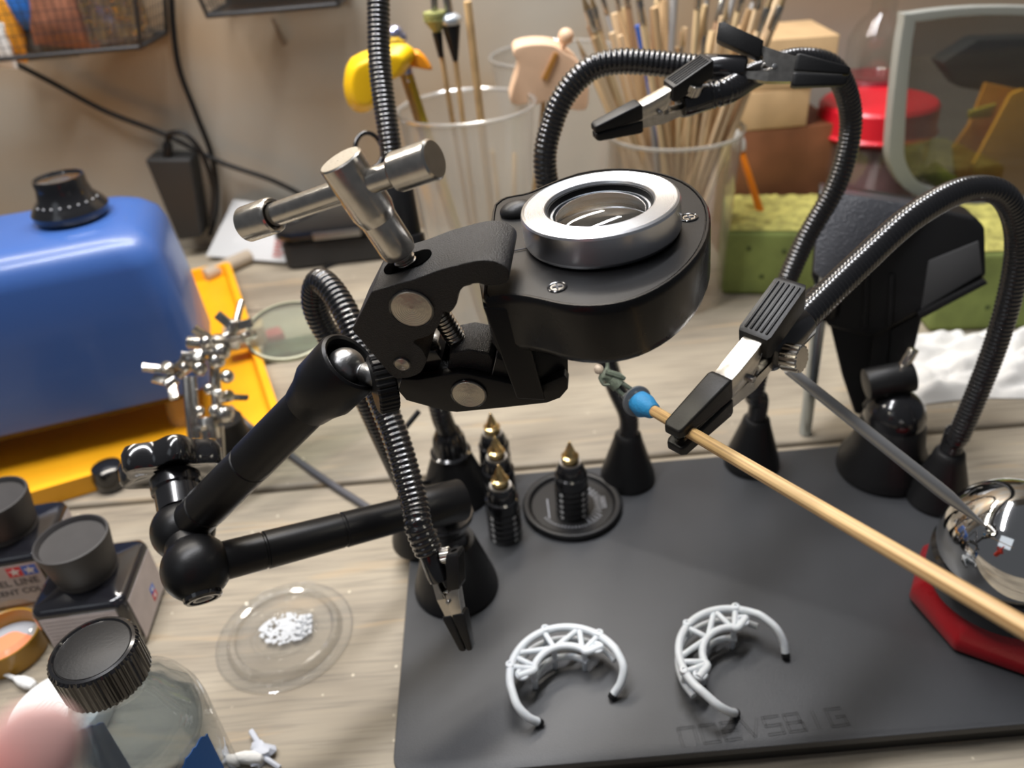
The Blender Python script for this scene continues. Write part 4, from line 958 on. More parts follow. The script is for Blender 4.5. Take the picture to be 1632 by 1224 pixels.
# gold pot with coral paint
gp = U(22, 1040, z=0)
t = thing('paint_pot', 'open gold-brown pot with coral paint beside the ink bottle', 'paint pot', (gp.x, gp.y, 0))
mb = MB(); mb.lathe([(0, 0), (1.75, 0), (1.85, .1), (1.95, 1.5), (1.9, 1.56), (1.8, 1.5), (1.74, .5), (0, .45)], T(gp.x, gp.y, 0), 44); link('pot_wall', mb, GOLDP, t)
mb = MB(); mb.lathe([(0, .46), (1.7, .5), (1.7, .6), (0, .62)], T(gp.x, gp.y, 0), 36); link('grey_liner', mb, M('grey_liner', (.32, .34, .37), .3), t)
mb = MB(); mb.lathe([(0, .60), (1.3, .60), (1.2, .72), (0, .78)], T(gp.x - .2, gp.y - .25, 0), 36, wob=lambda a, z: 1 + .16 * math.sin(2 * a + 1) + .08 * math.sin(5 * a)); link('paint', mb, CORAL, t)
mb = MB(); mb.lathe([(1.84, 1.5), (1.9, 1.5), (2.05, 2.1), (2.0, 2.12), (1.84, 1.56)], T(gp.x, gp.y, 0), 44); link('clear_rim', mb, CLR, t)

# white round lid with square rings
wl = U(92, 1128, z=1.2)
t = thing('white_round_box', 'round white plastic box with concentric square grooves beside the clear bottle', 'box', (wl.x, wl.y, 0))
mb = MB(); mb.lathe([(0, 0), (2.3, 0), (2.35, .1), (2.35, 1.1), (2.28, 1.2), (0, 1.22)], T(wl.x, wl.y, 0), 56); link('lid_body', mb, WHITE, t)
mb = MB()
for r_ in (.35, .7, 1.05, 1.4):
    P = [V((wl.x, wl.y, 1.23)) + V((x, y, 0)) for x, y in [(r_ * math.cos(a), r_ * math.sin(a)) for a in [math.radians(20 + 90 * k) for k in range(5)]]]
    mb.tube(P, .025, 6)
link('square_rings', mb, M('white_groove', (.66, .66, .64), .5), t)
# swabs
def swab(a, b, label, heads=2):
    t = thing('cotton_swab', label, 'cotton swab', a, 'cotton swabs on the desk')
    mb = MB(); mb.rod(a, b, .12, seg=12); link('stick', mb, WHITE, t)
    d = (b - a).normalized(); L = (b - a).length
    for s_, p_ in ((0, a), (1, b))[:heads]:
        mb = MB(); F_ = frame(p_, d if s_ else -d); mb.lathe([(0, -1.1), (.16, -1.0), (.30, -.5), (.32, .0), (.22, .4), (0, .55)], F_, 18); link('cotton_head', mb, COT, t)
swab(U(46, 1090, z=.32), U(-150, 1010, z=.32), 'cotton swab at the left edge behind the white lid')
swab(U(405, 1208, z=.34), U(308, 1202, z=.34), 'cotton swab at the bottom edge right of the clear bottle', 1)
mb = MB(); mb.lathe([(0, 0), (.55, .05), (.6, .3), (.4, .55), (0, .6)], T(*U(418, 1204, z=0)), 16, wob=lambda a, z: 1 + .3 * math.sin(3 * a + 4 * z)); mb.rod(U(400, 1165, z=.3), U(425, 1205, z=.3), .14, seg=8); mb.rod(U(418, 1205, z=.3), U(446, 1224, z=.15), .13, seg=8)
solo('glue_nozzle', mb, M('cloudy_plastic', (.58, .62, .70), .4), 'small cloudy plastic nozzle tip beside the lower cotton swab', 'nozzle')

# petri dish
pc = U(455, 1012, z=0)
t = thing('petri_dish', 'clear round plastic dish lid with ridges lying on the desk', 'dish', (pc.x, pc.y, 0))
mb = MB(); mb.lathe([(0, .30), (1.55, .30), (1.62, .40), (1.78, .40), (1.85, .28), (2.6, .26), (2.72, .45), (2.95, .50), (3.1, .32), (3.2, .06), (3.65, .03), (3.75, .12), (3.8, .10), (3.75, .02), (3.1, .0), (2.95, .36), (2.75, .36), (2.6, .18), (0, .20)], T(pc.x, pc.y, 0), 72)
link('dish_wall', mb, clear('dish_plastic', (.98, .98, .975), .15, .06, haze=.08, hazecol=(.8, .8, .78), pw=2.4), t, ang=25)
mb = MB()
for i in range(420):
    a = random.uniform(0, 2 * PI); r_ = random.uniform(0, 1) ** .7 * 1.3; x = pc.x + r_ * math.cos(a) * 1.15 + .1; y = pc.y + r_ * math.sin(a) * .8 + .2
    mb.sphere((x, y, .32), random.uniform(.03, .13), seg=8, sc=(1, 1, .35))
for k in range(26): mb.sphere((pc.x + 1.05 + .3 * math.sin(k * .8), pc.y + .95 - k * .055, .36), random.uniform(.08, .16), seg=8)
solo('white_powder', mb, M('white_crumbs', (.56, .58, .60), .8, bump=.5, bscale=600), 'smear of white crumbly powder in the clear dish', 'powder', kind='stuff', loc=(pc.x, pc.y, .3))

# clear bottle with black cap
cap = U(147, 1034, d=29.5)
bx, by, bz = cap.x, cap.y, cap.z
t = thing('clear_bottle', 'clear glass bottle with ribbed black cap and blue tape, lower left', 'bottle', (bx, by, 0))
BR = 2.85; H = bz
Mx = T(bx, by, 0)
outer = [(0, .05), (BR - .3, .05), (BR, .4), (BR, H - 5.2), (BR - .08, H - 4.5), (BR - .35, H - 3.7), (BR - .9, H - 3.05), (1.75, H - 2.55), (1.45, H - 2.2), (1.38, H - 1.9), (1.36, H - .4)]
inner = [(1.22, H - .4), (1.24, H - 1.9), (1.3, H - 2.15), (1.6, H - 2.45), (BR - 1.0, H - 2.95), (BR - .5, H - 3.65), (BR - .22, H - 4.5), (BR - .15, H - 5.2), (BR - .15, .5), (BR - .4, .25), (0, .25)]
mb = MB(); mb.lathe(outer + inner, Mx, 72); link('glass_body', mb, CLRB, t, ang=60)
mb = MB(); mb.lathe([(0, .3), (BR - .45, .3), (BR - .2, .55), (BR - .2, H - 4.9), (0, H - 4.9)], Mx, 64); 
liq = clear('clear_liquid', (.86, .90, .92), .08, .01, haze=.04, hazecol=(.45, .52, .60)); link('liquid', mb, liq, t)
mb = MB(); mb.lathe([(0, H - 1.7), (1.53, H - 1.7), (1.60, H - 1.62), (1.60, H - .12), (1.53, H), (1.42, H + .03), (1.36, H - .05), (0, H - .06)], Mx, 192, wob=lambda a, z: 1 + (.018 * (1 if math.sin(a * 48) > 0 else -1) if z < H - .1 else 0)); link('ribbed_cap', mb, GLOSS, t, ang=20)
mb = MB(); mb.cyl(1.33, H - .06, H - .02, Mx, 48, .005); link('cap_top', mb, RUB, t)
# tape wrapped round the front
vs = []; fs = []; nseg = 26; a0 = math.radians(-82); a1 = math.radians(-6)
for i in range(nseg + 1):
    f_ = i / nseg; a = a0 + (a1 - a0) * f_; ztop = H - 7.4 + 2.3 * min(1, f_ * 1.5) + .05 * math.sin(i * 2.3); zb_ = ztop - 4.2
    if f_ > .93: ztop -= .3
    for r_ in (BR + .015, BR + .04):
        vs += [(r_ * math.cos(a), r_ * math.sin(a), zb_), (r_ * math.cos(a), r_ * math.sin(a), ztop)]
for i in range(nseg):
    b0 = 4 * i; b1_ = b0 + 4
    fs += [(b0 + 2, b1_ + 2, b1_ + 3, b0 + 3), (b0, b0 + 1, b1_ + 1, b1_), (b0 + 1, b0 + 3, b1_ + 3, b1_ + 1), (b0, b1_, b1_ + 2, b0 + 2)]
fs += [(0, 2, 3, 1), (4 * nseg, 4 * nseg + 1, 4 * nseg + 3, 4 * nseg + 2)]
mb = MB(); mb.add(vs, fs, Mx); link('blue_tape', mb, TAPE, t, ang=60)
mb = MB(); mb.add(vs, fs, Mx @ Matrix.Translation((0, 0, .9)) @ Matrix.Rotation(math.radians(232), 4, 'Z')); link('blue_tape', mb, TAPE, t, ang=60)

# finger in the lower left corner
FT = U(-2, 1236, d=6.0)
fdir = (RT * -.75 - UP * .62 + FW * .12).normalized(); fside = fdir.cross(FW).normalized()
t = thing('person', 'fingertip of a person reaching into the lower left corner', 'person', FT)
def fpnt(a, b, c): return FT + fdir * a + fside * b + FW * c
hv = [fpnt(8.2, 0, .6), fpnt(6.6, -.1, .3), fpnt(4.2, 0, -.2), fpnt(2.2, 0, -.1), fpnt(.35, 0, 0),
      fpnt(6.4, 2.0, .5), fpnt(4.0, 2.3, 1.3), fpnt(3.3, 2.3, 3.0), fpnt(4.8, 2.2, 3.4),
      fpnt(6.6, 3.9, .6), fpnt(4.6, 4.2, 1.4), fpnt(4.0, 4.1, 2.9), fpnt(5.4, 4.0, 3.3),
      fpnt(7.2, 5.6, .8), fpnt(5.6, 6.0, 1.5), fpnt(5.1, 5.9, 2.7), fpnt(6.3, 5.8, 3.0),
      fpnt(9.5, 2.6, 1.2), fpnt(8.2, -1.4, 1.8), fpnt(6.2, -2.0, 2.9), fpnt(4.6, -1.6, 3.6), fpnt(13.0, 3.0, 1.6), fpnt(18, 3.4, 2.4)]
he = [(17, 0), (0, 1), (1, 2), (2, 3), (3, 4), (17, 5), (5, 6), (6, 7), (7, 8), (17, 9), (9, 10), (10, 11), (11, 12), (17, 13), (13, 14), (14, 15), (15, 16), (17, 18), (18, 19), (19, 20), (17, 21), (21, 22)]
hr = [1.2, 1.05, .90, .80, .66, 1.0, .9, .8, .7, 1.0, .9, .8, .7, .9, .8, .7, .6, (2.4, 1.4), 1.2, 1.0, .8, (2.6, 2.0), (3.2, 2.6)]
skin('hand', hv, he, hr, SKIN, t, 2, root=17)
mb = MB(); mb.sphere(fpnt(.1, 0, .52), .42, frame(V((0, 0, 0)), FW, fdir), 20, (1.15, .9, .22)); link('fingernail', mb, M('nail', (.75, .45, .40), .3), t)

# ------------------------------------------------------------------ background on the wall and back of the desk
def basket(x0, x1, yb, yf, z0, z1, slope, label):
    t = thing('wire_basket', label, 'basket', ((x0 + x1) / 2, (yb + yf) / 2, z0), 'black wire mesh baskets on the wall')
    W = M('black_wire', (.02, .02, .022), .5)
    mb = MB(); r = .07
    def quadmesh(A, B, C, D, nu, nv, mb):       # A-B bottom, D-C top
        for i in range(nu + 1):
            f_ = i / nu; mb.rod(A.lerp(B, f_), D.lerp(C, f_), .034, seg=5, bev=0)
        for j in range(nv + 1):
            f_ = j / nv; mb.rod(A.lerp(D, f_), B.lerp(C, f_), .034, seg=5, bev=0)
    b = [V((x0 + slope, yf, z0)), V((x1 - slope, yf, z0)), V((x1 - slope, yb, z0)), V((x0 + slope, yb, z0))]
    u = [V((x0, yf - 1, z1)), V((x1, yf - 1, z1)), V((x1, yb, z1)), V((x0, yb, z1))]
    quadmesh(b[0], b[1], u[1], u[0], 44, 14, mb); quadmesh(b[1], b[2], u[2], u[1], 10, 14, mb); quadmesh(b[3], b[0], u[0], u[3], 10, 14, mb); quadmesh(b[0], b[1], b[2], b[3], 40, 8, mb)
    link('wire_mesh', mb, W, t, flat=True)
    mb = MB()
    for P in (b, u):
        for i in range(4): mb.rod(P[i], P[(i + 1) % 4], .22, seg=10)
    for i in range(4): mb.rod(b[i], u[i], .18, seg=8)
    link('frame_wires', mb, W, t)
    return t
bz = U(110, 85, y=80).z
xr = U(226, 72, y=80).x
basket(xr - 34, xr + 3, 87.8, 80, bz, bz + 13, 3.2, 'black wire mesh basket at upper left holding a gold bead jar')
def pouch(name, c, sx, sy, sz, mat, label, cat, rot=0, seed=0):
    mb = MB(); vs = []; fs = []; n = 16; m = 10
    for j in range(m + 1):
        f_ = j / m; z = (f_ - .5) * sz; pinch = (1 - abs(2 * f_ - 1) ** 3) * .9 + .1
        for k in range(n):
            a = 2 * PI * k / n; rr = 1 + .14 * noise.noise(V((math.cos(a) * 1.3 + seed, math.sin(a) * 1.3, f_ * 3)))
            vs.append((math.cos(a) * sx / 2 * rr * (1 - .15 * f_), math.sin(a) * sy / 2 * rr * pinch, z))
    for j in range(m):
        for k in range(n): fs.append((j * n + k, j * n + (k + 1) % n, (j + 1) * n + (k + 1) % n, (j + 1) * n + k))
    fs += [tuple(range(n))[::-1], tuple(m * n + k for k in range(n))]
    mb.add(vs, fs, Matrix.Translation(c) @ Matrix.Rotation(rot, 4, 'Y')); return solo(name, mb, mat, label, cat, ang=50)
BLUEB = M('blue_foil_bag', (.04, .22, .75), .35, var=.3, vscale=60); BRWN = M('brown_bag', (.34, .14, .08), .5, var=.35, vscale=60); ORB = M('orange_bag', (.80, .34, .03), .4, var=.3, vscale=60)
def bp(px, py, y=83.5): return U(px, py, y=y)
pouch('foil_pouch', bp(45, 0) + V((0, -.4, .4)), 7.5, 3, 6, BLUEB, 'shiny blue pouch at left in the upper left basket', 'pouch', .1, 1)
pouch('foil_pouch', bp(112, -12) + V((0, -.6, .6)), 6, 2.4, 5, BLUEB, 'blue pouch behind the brown pouch in the upper left basket', 'pouch', -.2, 2)
pouch('paper_pouch', bp(100, 30, 82.5) + V((0, 0, .6)), 6.5, 2.8, 6.2, BRWN, 'reddish brown pouch in the middle of the upper left basket', 'pouch', .15, 3)
pouch('orange_pouch', bp(8, 40, 82.5) + V((-.2, 0, .5)), 4, 2.4, 7, ORB, 'orange pouch at the left end of the upper left basket', 'pouch', .3, 4)
pouch('white_pouch', bp(-12, 66, 81.6) , 3.6, 1.4, 4.5, WHITE, 'white pouch at the far left of the upper left basket', 'pouch', .2, 5)
pouch('grey_pouch', bp(55, 55, 84.2) + V((0, 0, -.2)), 7, 2.4, 4.2, M('grey_bag', (.14, .14, .13), .6, var=.3, vscale=50), 'dark grey pouch low in the upper left basket', 'pouch', 0, 6)
jb = bp(186, 40, 83.2)
t = thing('bead_jar', 'small clear jar of gold beads in the upper left basket', 'jar', (jb.x, jb.y, bz + .3))
mb = MB(); mb.lathe([(0, 0), (2.9, 0), (3.0, .2), (3.0, 7.5), (2.9, 7.5), (2.9, .3), (0, .3)], T(jb.x, jb.y, bz + .3), 32); link('jar_wall', mb, JARC, t)
mb = MB(); GOLDB = M('gold_bead', (.85, .52, .04), .15, 1)
for i in range(150):
    a = random.uniform(0, 2 * PI); r_ = 2.62; mb.sphere((jb.x + r_ * math.cos(a), jb.y + r_ * math.sin(a), bz + .9 + random.random() * 6.2), .33, seg=8)
o = link('gold_beads', mb, GOLDB, t); o['kind'] = 'stuff'
mb = MB(); mb.cyl(2.4, .35, 6.6, T(jb.x, jb.y, bz + .3), 24); link('amber_filling', mb, M('amber_filling', (.42, .23, .02), .5), t)
xa = U(330, 24, y=80).x; xb = U(556, 8, y=80).x; bz2 = U(440, 16, y=80).z
basket(xa - 2, xb + 1, 87.8, 80, bz2, bz2 + 12, 2.0, 'black wire mesh basket at the top edge, right of the hanging cable')
pouch('dark_pouch', V(((xa + xb) / 2, 84, bz2 + 3.2)), 12, 3, 6, M('dark_bag', (.06, .06, .06), .5), 'dark pouch inside the second wire basket', 'pouch', 0, 8)
# cables
YW = 86.9
def cable(pts, label, r=.30, yy=YW):
    mb = MB(); mb.tube(smooth_path([U(x, y, y=yy) for x, y in pts], 10), r, 10)
    solo('hanging_cable', mb, RUB, label, 'cable')
cable([(272, -40), (276, 40), (286, 110), (312, 180), (338, 250), (346, 320), (335, 375)], 'black cable hanging straight down the wall beside the adapter')
cable([(18, 98), (80, 130), (170, 178), (265, 215), (350, 258), (440, 290), (520, 335), (575, 382)], 'black cable sagging diagonally across the wall from the left basket', .28, 86.1)
ad = U(272, 318, y=85)
t = thing('power_adapter', 'black rectangular power adapter hanging on the wall by its cable', 'power adapter', (ad.x, 86.5, ad.z - 3))
c4 = [U(230, 254, y=84.5), U(303, 254, y=84.5), U(322, 378, y=84.5), U(284, 384, y=84.5)]
mb = MB(); mb.prism(c4, V((0, 3.3, 0))); link('adapter_body', mb, M('adapter_black', (.022, .022, .022), .6), t, bevel=.35, bseg=3)
mb = MB(); mb.rod(U(268, 256, y=85.5), U(267, 228, y=85.5), .5); mb.tube(smooth_path([U(267, 230, y=85.5), U(270, 214, y=85.5), U(295, 214, y=85.5), U(322, 245, y=85.3), U(340, 300, y=85.3), U(338, 350, y=85.3)], 8), .28, 10); link('plug_lead', mb, RUB, t)
mb = MB(); mb.rod(U(436, 28, y=87.5), U(455, 72, y=87.6), .3); solo('wall_hook', mb, M('brown_rod', (.22, .17, .12), .6), 'thin brown rod on the wall below the second basket', 'hook')
# white packet with red print
p4 = [U(328, 408, z=.6), U(456, 418, z=.6), U(468, 330, z=5.5), U(372, 318, z=5.5)]
t = thing('paper_packet', 'white packet with pale red print leaning at the back of the desk', 'packet', (p4[0].x + 3, p4[0].y, 0))
nrm = (p4[1] - p4[0]).cross(p4[3] - p4[0]).normalized()
mb = MB(); mb.prism([p - V((0, 0, .0)) for p in p4], -nrm * .25); link('packet', mb, M('white_paper', (.66, .67, .68), .5), t, bevel=.05)
mb = MB()
ee = (p4[2] - p4[1]); ew = (p4[1] - p4[0]).normalized()
for k in range(12):
    q0 = p4[1] + ee * (.08 + k * .065) - ew * 1.8 + nrm * .04; mb.prism([q0, q0 + ew * (1.1 + .3 * math.sin(k * 2)), q0 + ew * (1.1 + .3 * math.sin(k * 2)) + ee * .035, q0 + ee * .035], nrm * .015)
link('red_print', mb, M('faded_red_print', (.62, .30, .28), .6), t)
# black device behind the clamp
c8 = U(545, 408, z=0)
t = thing('charger_box', 'low black electronic box at the back of the desk behind the T-handle', 'charger', (c8.x, c8.y, 0))
Mx = T(c8.x + .3, c8.y + 1.5, 0, .06)
mb = MB(); rrbox(mb, 12.5, 8, .0, 3.0, 1.2, Mx, .3); link('case', mb, M('case_black', (.020, .020, .020), .55), t)
mb = MB(); rrbox(mb, 13.6, 9, 3.0, 4.6, 2.0, Mx, .6); link('case_lid', mb, GLOSS, t)
mb = MB(); rrbox(mb, 5, .1, 3.4, 4.2, .04, Mx @ Matrix.Translation((0, -4.55, 0)), .02); link('silver_badge', mb, STEEL, t)
mb = MB(); mb.rod(U(398, 408, z=.8), U(326, 440, z=.8), .8, seg=16); solo('wooden_dowel', mb, M('pale_dowel', (.40, .33, .25), .6), 'short pale dowel lying behind the yellow tray', 'dowel')
mb = MB(); mb.tube(smooth_path([U(505, 436, z=.2), U(535, 420, z=.2), U(590, 412, z=.2), U(640, 414, z=.2), U(700, 430, z=.2)], 8), .18, 8); solo('thin_cable', mb, RUB, 'thin black cable on the desk in front of the charger', 'cable')

# small clutter seen under the third-hand lens
mb = MB(); c = U(470, 562, z=0); rrbox(mb, 5.2, 2.6, 0, .9, .3, T(c.x, c.y, 0, .2), .1); solo('green_tin', mb, M('dark_green_tin', (.05, .07, .04), .5, var=.6, vscale=60), 'small dark green tin on the desk under the round lens', 'tin')
mb = MB(); c = U(440, 548, z=0); rrbox(mb, 1.6, 1.6, 0, 1.3, .2, T(c.x, c.y, 0, .5), .1); solo('red_cube', mb, M('dull_red', (.40, .06, .06), .5), 'small dull red block beside the green tin', 'block')
mb = MB(); c = U(395, 548, z=1.5); rrbox(mb, 3.4, 1.8, 0, 1.8, .3, T(c.x, c.y, 1.5, .3), .1); solo('tan_block', mb, M('tan_block', (.45, .30, .17), .6), 'small tan block standing on the right rim of the yellow tray', 'block')

# cups with sticks
def cup(cx, cy, z1, r0, r1, label, mat=FROST, group='translucent cups at the back of the desk'):
    t = thing('plastic_cup', label, 'cup', (cx, cy, 0), group)
    mb = MB(); mb.lathe([(0, .02), (r0, .02), (r0 + .1, .15), (r1 - .05, z1 - .25)], T(cx, cy, 0), 48); o = link('cup_wall', mb, mat, t, ang=60)
    mb = MB(); mb.lathe([(r1 - .08, z1 - .3), (r1 + .12, z1 - .25), (r1 + .2, z1 - .05), (r1 + .05, z1 + .02), (r1 - .1, z1 - .1), (r1 - .08, z1 - .3)], T(cx, cy, 0), 48); link('rim', mb, clear('rim_plastic' + str(len(bpy.data.materials)), (.9, .9, .9), .5, .15, haze=.4, hazecol=(.7, .7, .68)), t)
    return t
c1 = U(742, 166, y=63); cup(c1.x, 63, c1.z, 3.7, 5.35, 'nearest translucent cup, holding clip sticks and painted parts')
c2 = U(883, 82, y=77); cup(c2.x, 77, c2.z, 4.0, 5.9, 'translucent cup behind the beige painted part')
def stick(a, b, r, mat, name, label, cat, group, r2=None, ferr=None):
    mb = MB(); mb.rod(a, b, r, r2, seg=10)
    if ferr is None: return solo(name, mb, mat, label, cat, group, loc=a)
    t = thing(name, label, cat, a, group); link('handle', mb, mat, t); d = (b - a).normalized()
    m = MB(); m.rod(b - d * .1, b + d * 1.6, r * 1.15, r * 1.05, seg=10); link('ferrule', m, NICK, t)
    m = MB(); m.rod(b + d * 1.5, b + d * 3.0, r * 1.0, r * .15, seg=10); link('bristles', m, ferr, t)
    return t
g1 = 'sticks standing in the near cup'
def cupfoot(px): return V((c1.x + (px - 742) * .025, 62.6 + random.uniform(-1.2, 1.2), .4))
t = thing('clip_stick', 'wooden stick with an olive cap in the near cup, left of the pair', 'clip stick', cupfoot(735), g1)
a = V(PARENT_OFF[t.name]); b_ = U(694, 30, y=62)
mb = MB(); mb.rod(a, b_, .2, seg=10); link('stick', mb, BAMB, t); mb = MB(); mb.rod(b_, b_ + V((0, 0, -.9)), .9, .3, seg=16); mb.rod(b_, b_ + V((0, 0, .5)), .85, seg=16); link('cap', mb, M('olive_cap', (.28, .29, .10), .5), t); mb = MB(); mb.rod(b_ + V((0, 0, .4)), b_ + V((.2, 0, 2.6)), .25, seg=10); link('pin', mb, STEEL, t)
mb = MB(); mb.rod(b_ + V((0, 0, -.9)), b_ + V((.1, 0, -2.6)), .38, .2, seg=12); link('dark_collar', mb, RUB, t)
t = thing('clip_stick', 'wooden stick with a pale grey cap in the near cup, right of the pair', 'clip stick', cupfoot(742), g1)
a = V(PARENT_OFF[t.name]); b_ = U(718, 32, y=62)
mb = MB(); mb.rod(a, b_, .2, seg=10); link('stick', mb, BAMB, t); mb = MB(); mb.sphere(b_, .85, seg=16, sc=(1, 1, .6)); link('cap', mb, M('pale_cap', (.50, .55, .60), .3, .5), t)
mb = MB(); mb.rod(b_ + V((0, 0, -.3)), b_ + V((.05, 0, -2.8)), .7, .2, seg=12); link('dark_collar', mb, RUB, t); mb = MB(); mb.rod(b_, b_ + V((-.2, 0, 3)), .3, seg=10); link('pin', mb, STEEL, t)
stick(cupfoot(800), U(745, 2, y=61.5), .30, BAMB, 'wooden_stick', 'plain pale wooden stick leaning left in the near cup', 'stick', g1)
stick(V((c1.x + 2.3, 62.4, .4)), U(785, 240, y=62), .2, BAMB, 'wooden_stick', 'short pale stick low inside the near cup, leaning left', 'stick', g1)
stick(V((c1.x + 2.5, 63.2, .4)), U(820, 245, y=64), .2, BAMB, 'wooden_stick', 'short pale stick low inside the near cup, leaning right', 'stick', g1)
stick(V((c1.x - .4, 61.8, .4)), U(642, 120, y=61), .22, BAMB, 'wooden_stick', 'bamboo stick holding the yellow painted part', 'stick', g1)
stick(V((c1.x + .2, 61.4, .4)), U(652, 118, y=60.5), .28, M('yellow_handle', (.50, .36, .02), .4), 'yellow_stick', 'yellow handled stick beside the near cup rim', 'stick', g1)
stick(V((c1.x + 3.2, 64.6, .4)), U(873, 100, y=66), .2, BAMB, 'wooden_stick', 'bamboo stick holding the beige painted part', 'stick', g1)
# yellow painted shell on its clip
yc = U(622, 118, y=61)
t = thing('yellow_shell', 'glossy yellow curved painted part held up over the near cup', 'painted part', yc)
def shell(pts, wy, mat, nm, par, thick=.35):
    mb = MB(); A = [U(x, y, y=61 - wy * .5) for x, y in pts]; B = [U(x, y, y=61 + wy * .5) for x, y in pts]
    c = sum(A, V((0, 0, 0))) / len(A); A2 = [c + (p - c) * .72 + V((0, -wy * .45, 0)) for p in A]
    n = len(A); vs = A2 + A + B; fs = [tuple(range(n))] + [(j * n + k, j * n + (k + 1) % n, (j + 1) * n + (k + 1) % n, (j + 1) * n + k) for j in range(2) for k in range(n)] + [tuple(range(2 * n, 3 * n))[::-1]]
    mb.add(vs, fs); return link(nm, mb, mat, par, bevel=.25, bseg=3, ang=70)
shell(smoothpoly([(560, 92), (592, 78), (620, 70), (648, 70), (662, 84), (655, 102), (640, 120), (622, 128), (606, 134), (600, 160), (588, 178), (562, 176), (549, 150), (549, 118)], 2), 2.6, YPAINT, 'yellow_hood', t)
shell(smoothpoly([(660, 78), (675, 86), (686, 102), (688, 112), (664, 108), (654, 104)], 2), 1.2, OPAINT, 'orange_beak', t)
mb = MB(); mb.sphere(U(630, 55, y=61), .65, seg=14); mb.sphere(U(638, 60, y=61), .5, seg=14); mb.rod(U(632, 58, y=61), U(655, 130, y=60.6), .35, seg=10); link('holding_clip', mb, M('bluish_chrome_clip', (.50, .52, .75), .2, .9), t)
bc_ = U(878, 122, y=66)
t = thing('beige_shell', 'beige angular painted part held up on a stick behind the cup', 'painted part', bc_)
mb = MB(); P = smoothpoly([(822, 76), (850, 70), (882, 72), (900, 84), (918, 96), (936, 128), (938, 160), (932, 176), (908, 174), (882, 160), (855, 168), (848, 164), (824, 168), (812, 158), (824, 118), (826, 100), (818, 88)], 2)
A = [U(x, y, y=64.8) for x, y in P]; mb.prism(A, V((0, 2.2, .2))); link('beige_body', mb, SKINP, t, bevel=.4, bseg=3)
mb = MB(); mb.prism([U(x, y, y=64.6) for x, y in ((864, 126), (872, 128), (890, 86), (884, 84))], V((0, .5, 0))); lab(link('brown_stripe', mb, M('ochre_stripe', (.42, .19, .03), .6), t), 'ochre groove stripe')
mb = MB(); mb.rod(U(893, 84, y=65.5), U(901, 62, y=65.5), .28, seg=10); mb.sphere(U(902, 58, y=65.5), .62, seg=14); link('peg', mb, SKINP, t)

# big jar of brushes and skewers
jc = U(1085, 140, y=66); jz = 15.5
jc = V((U(1092, 150, z=jz).x, 66, 0)); jcx = U(1078, 160, y=66).x
t = thing('brush_jar', 'large clear container packed with brushes and wooden sticks', 'jar', (jcx, 66, 0))
mb = MB(); mb.lathe([(0, .02), (4.6, .02), (4.8, .2), (5.6, jz)], T(jcx, 66, 0), 48); link('jar_wall', mb, clear('brush_jar_plastic', (.92, .92, .90), .2, .1, haze=.30, hazecol=(.58, .50, .40)), t)
mb = MB(); mb.lathe([(5.55, jz - .3), (5.7, jz - .25), (5.75, jz), (5.6, jz + .05), (5.55, jz - .3)], T(jcx, 66, 0), 48); link('rim', mb, FROST, t)
tones = [M('pale_birch_handle', (.62, .45, .27), .5), M('tan_handle', (.50, .33, .17), .5), M('light_bamboo', (.60, .44, .24), .55), M('brown_handle', (.28, .16, .08), .5), M('blue_handle', (.03, .09, .35), .4), M('grey_handle', (.25, .24, .23), .5)]
brist = [M('dark_bristles', (.07, .06, .06), .8), M('tan_bristles', (.35, .25, .13), .8), M('grey_bristles', (.3, .3, .32), .6)]
N_ = 70; pos = []
_u = 'first second third fourth fifth sixth seventh eighth ninth tenth eleventh twelfth thirteenth fourteenth fifteenth sixteenth seventeenth eighteenth nineteenth'.split()
def ordinal(n):
    if n < 20: return _u[n - 1]
    t_, u2 = divmod(n, 10); w_ = ['twenty', 'thirty', 'forty', 'fifty', 'sixty', 'seventy'][t_ - 2]
    return (w_[:-1] + 'ieth') if u2 == 0 else w_ + '-' + _u[u2 - 1]
for i in range(N_):
    fx_ = (i + .5) / N_; topx = -9.6 + 19.5 * fx_ + random.uniform(-.5, .5); ty = random.uniform(-3.5, 3.5); zt2 = random.uniform(20.0, 25.5)
    a = V((jcx + topx * -.12 + random.uniform(-1.6, 1.6), 66 + random.uniform(-1.8, 1.8), .4))
    # keep inside the rim
    fr_ = (jz - .4) / (zt2 - .4); top = V((jcx + topx * .82, 66 + ty, zt2)); m_ = a.lerp(top, fr_); dv = V((m_.x - jcx, m_.y - 66, 0))
    if dv.length > 4.9: k_ = 4.9 / dv.length; top = a + (V((jcx + dv.x * k_, 66 + dv.y * k_, jz)) - a) / fr_
    tone = tones[[0, 2, 1, 0, 2, 3, 0, 1, 2, 0, 5][i % 11]] if i != 17 else tones[4]
    tn_ = ['pale', 'light tan', 'tan', 'pale', 'light tan', 'brown', 'pale', 'tan', 'light tan', 'pale', 'grey'][i % 11] if i != 17 else 'blue'
    if i % 3 == 1: stick(a, top, random.uniform(.18, .32), tone, 'paintbrush', 'paintbrush with a %s handle, %s from the left in the packed clear container' % (tn_, ordinal(i + 1)), 'paintbrush', 'brushes and sticks in the clear container', ferr=brist[i % 3])
    else: stick(a, top, random.uniform(.2, .36), tone, 'wooden_stick', '%s wooden stick, %s from the left in the packed clear container' % (tn_, ordinal(i + 1)), 'stick', 'brushes and sticks in the clear container')

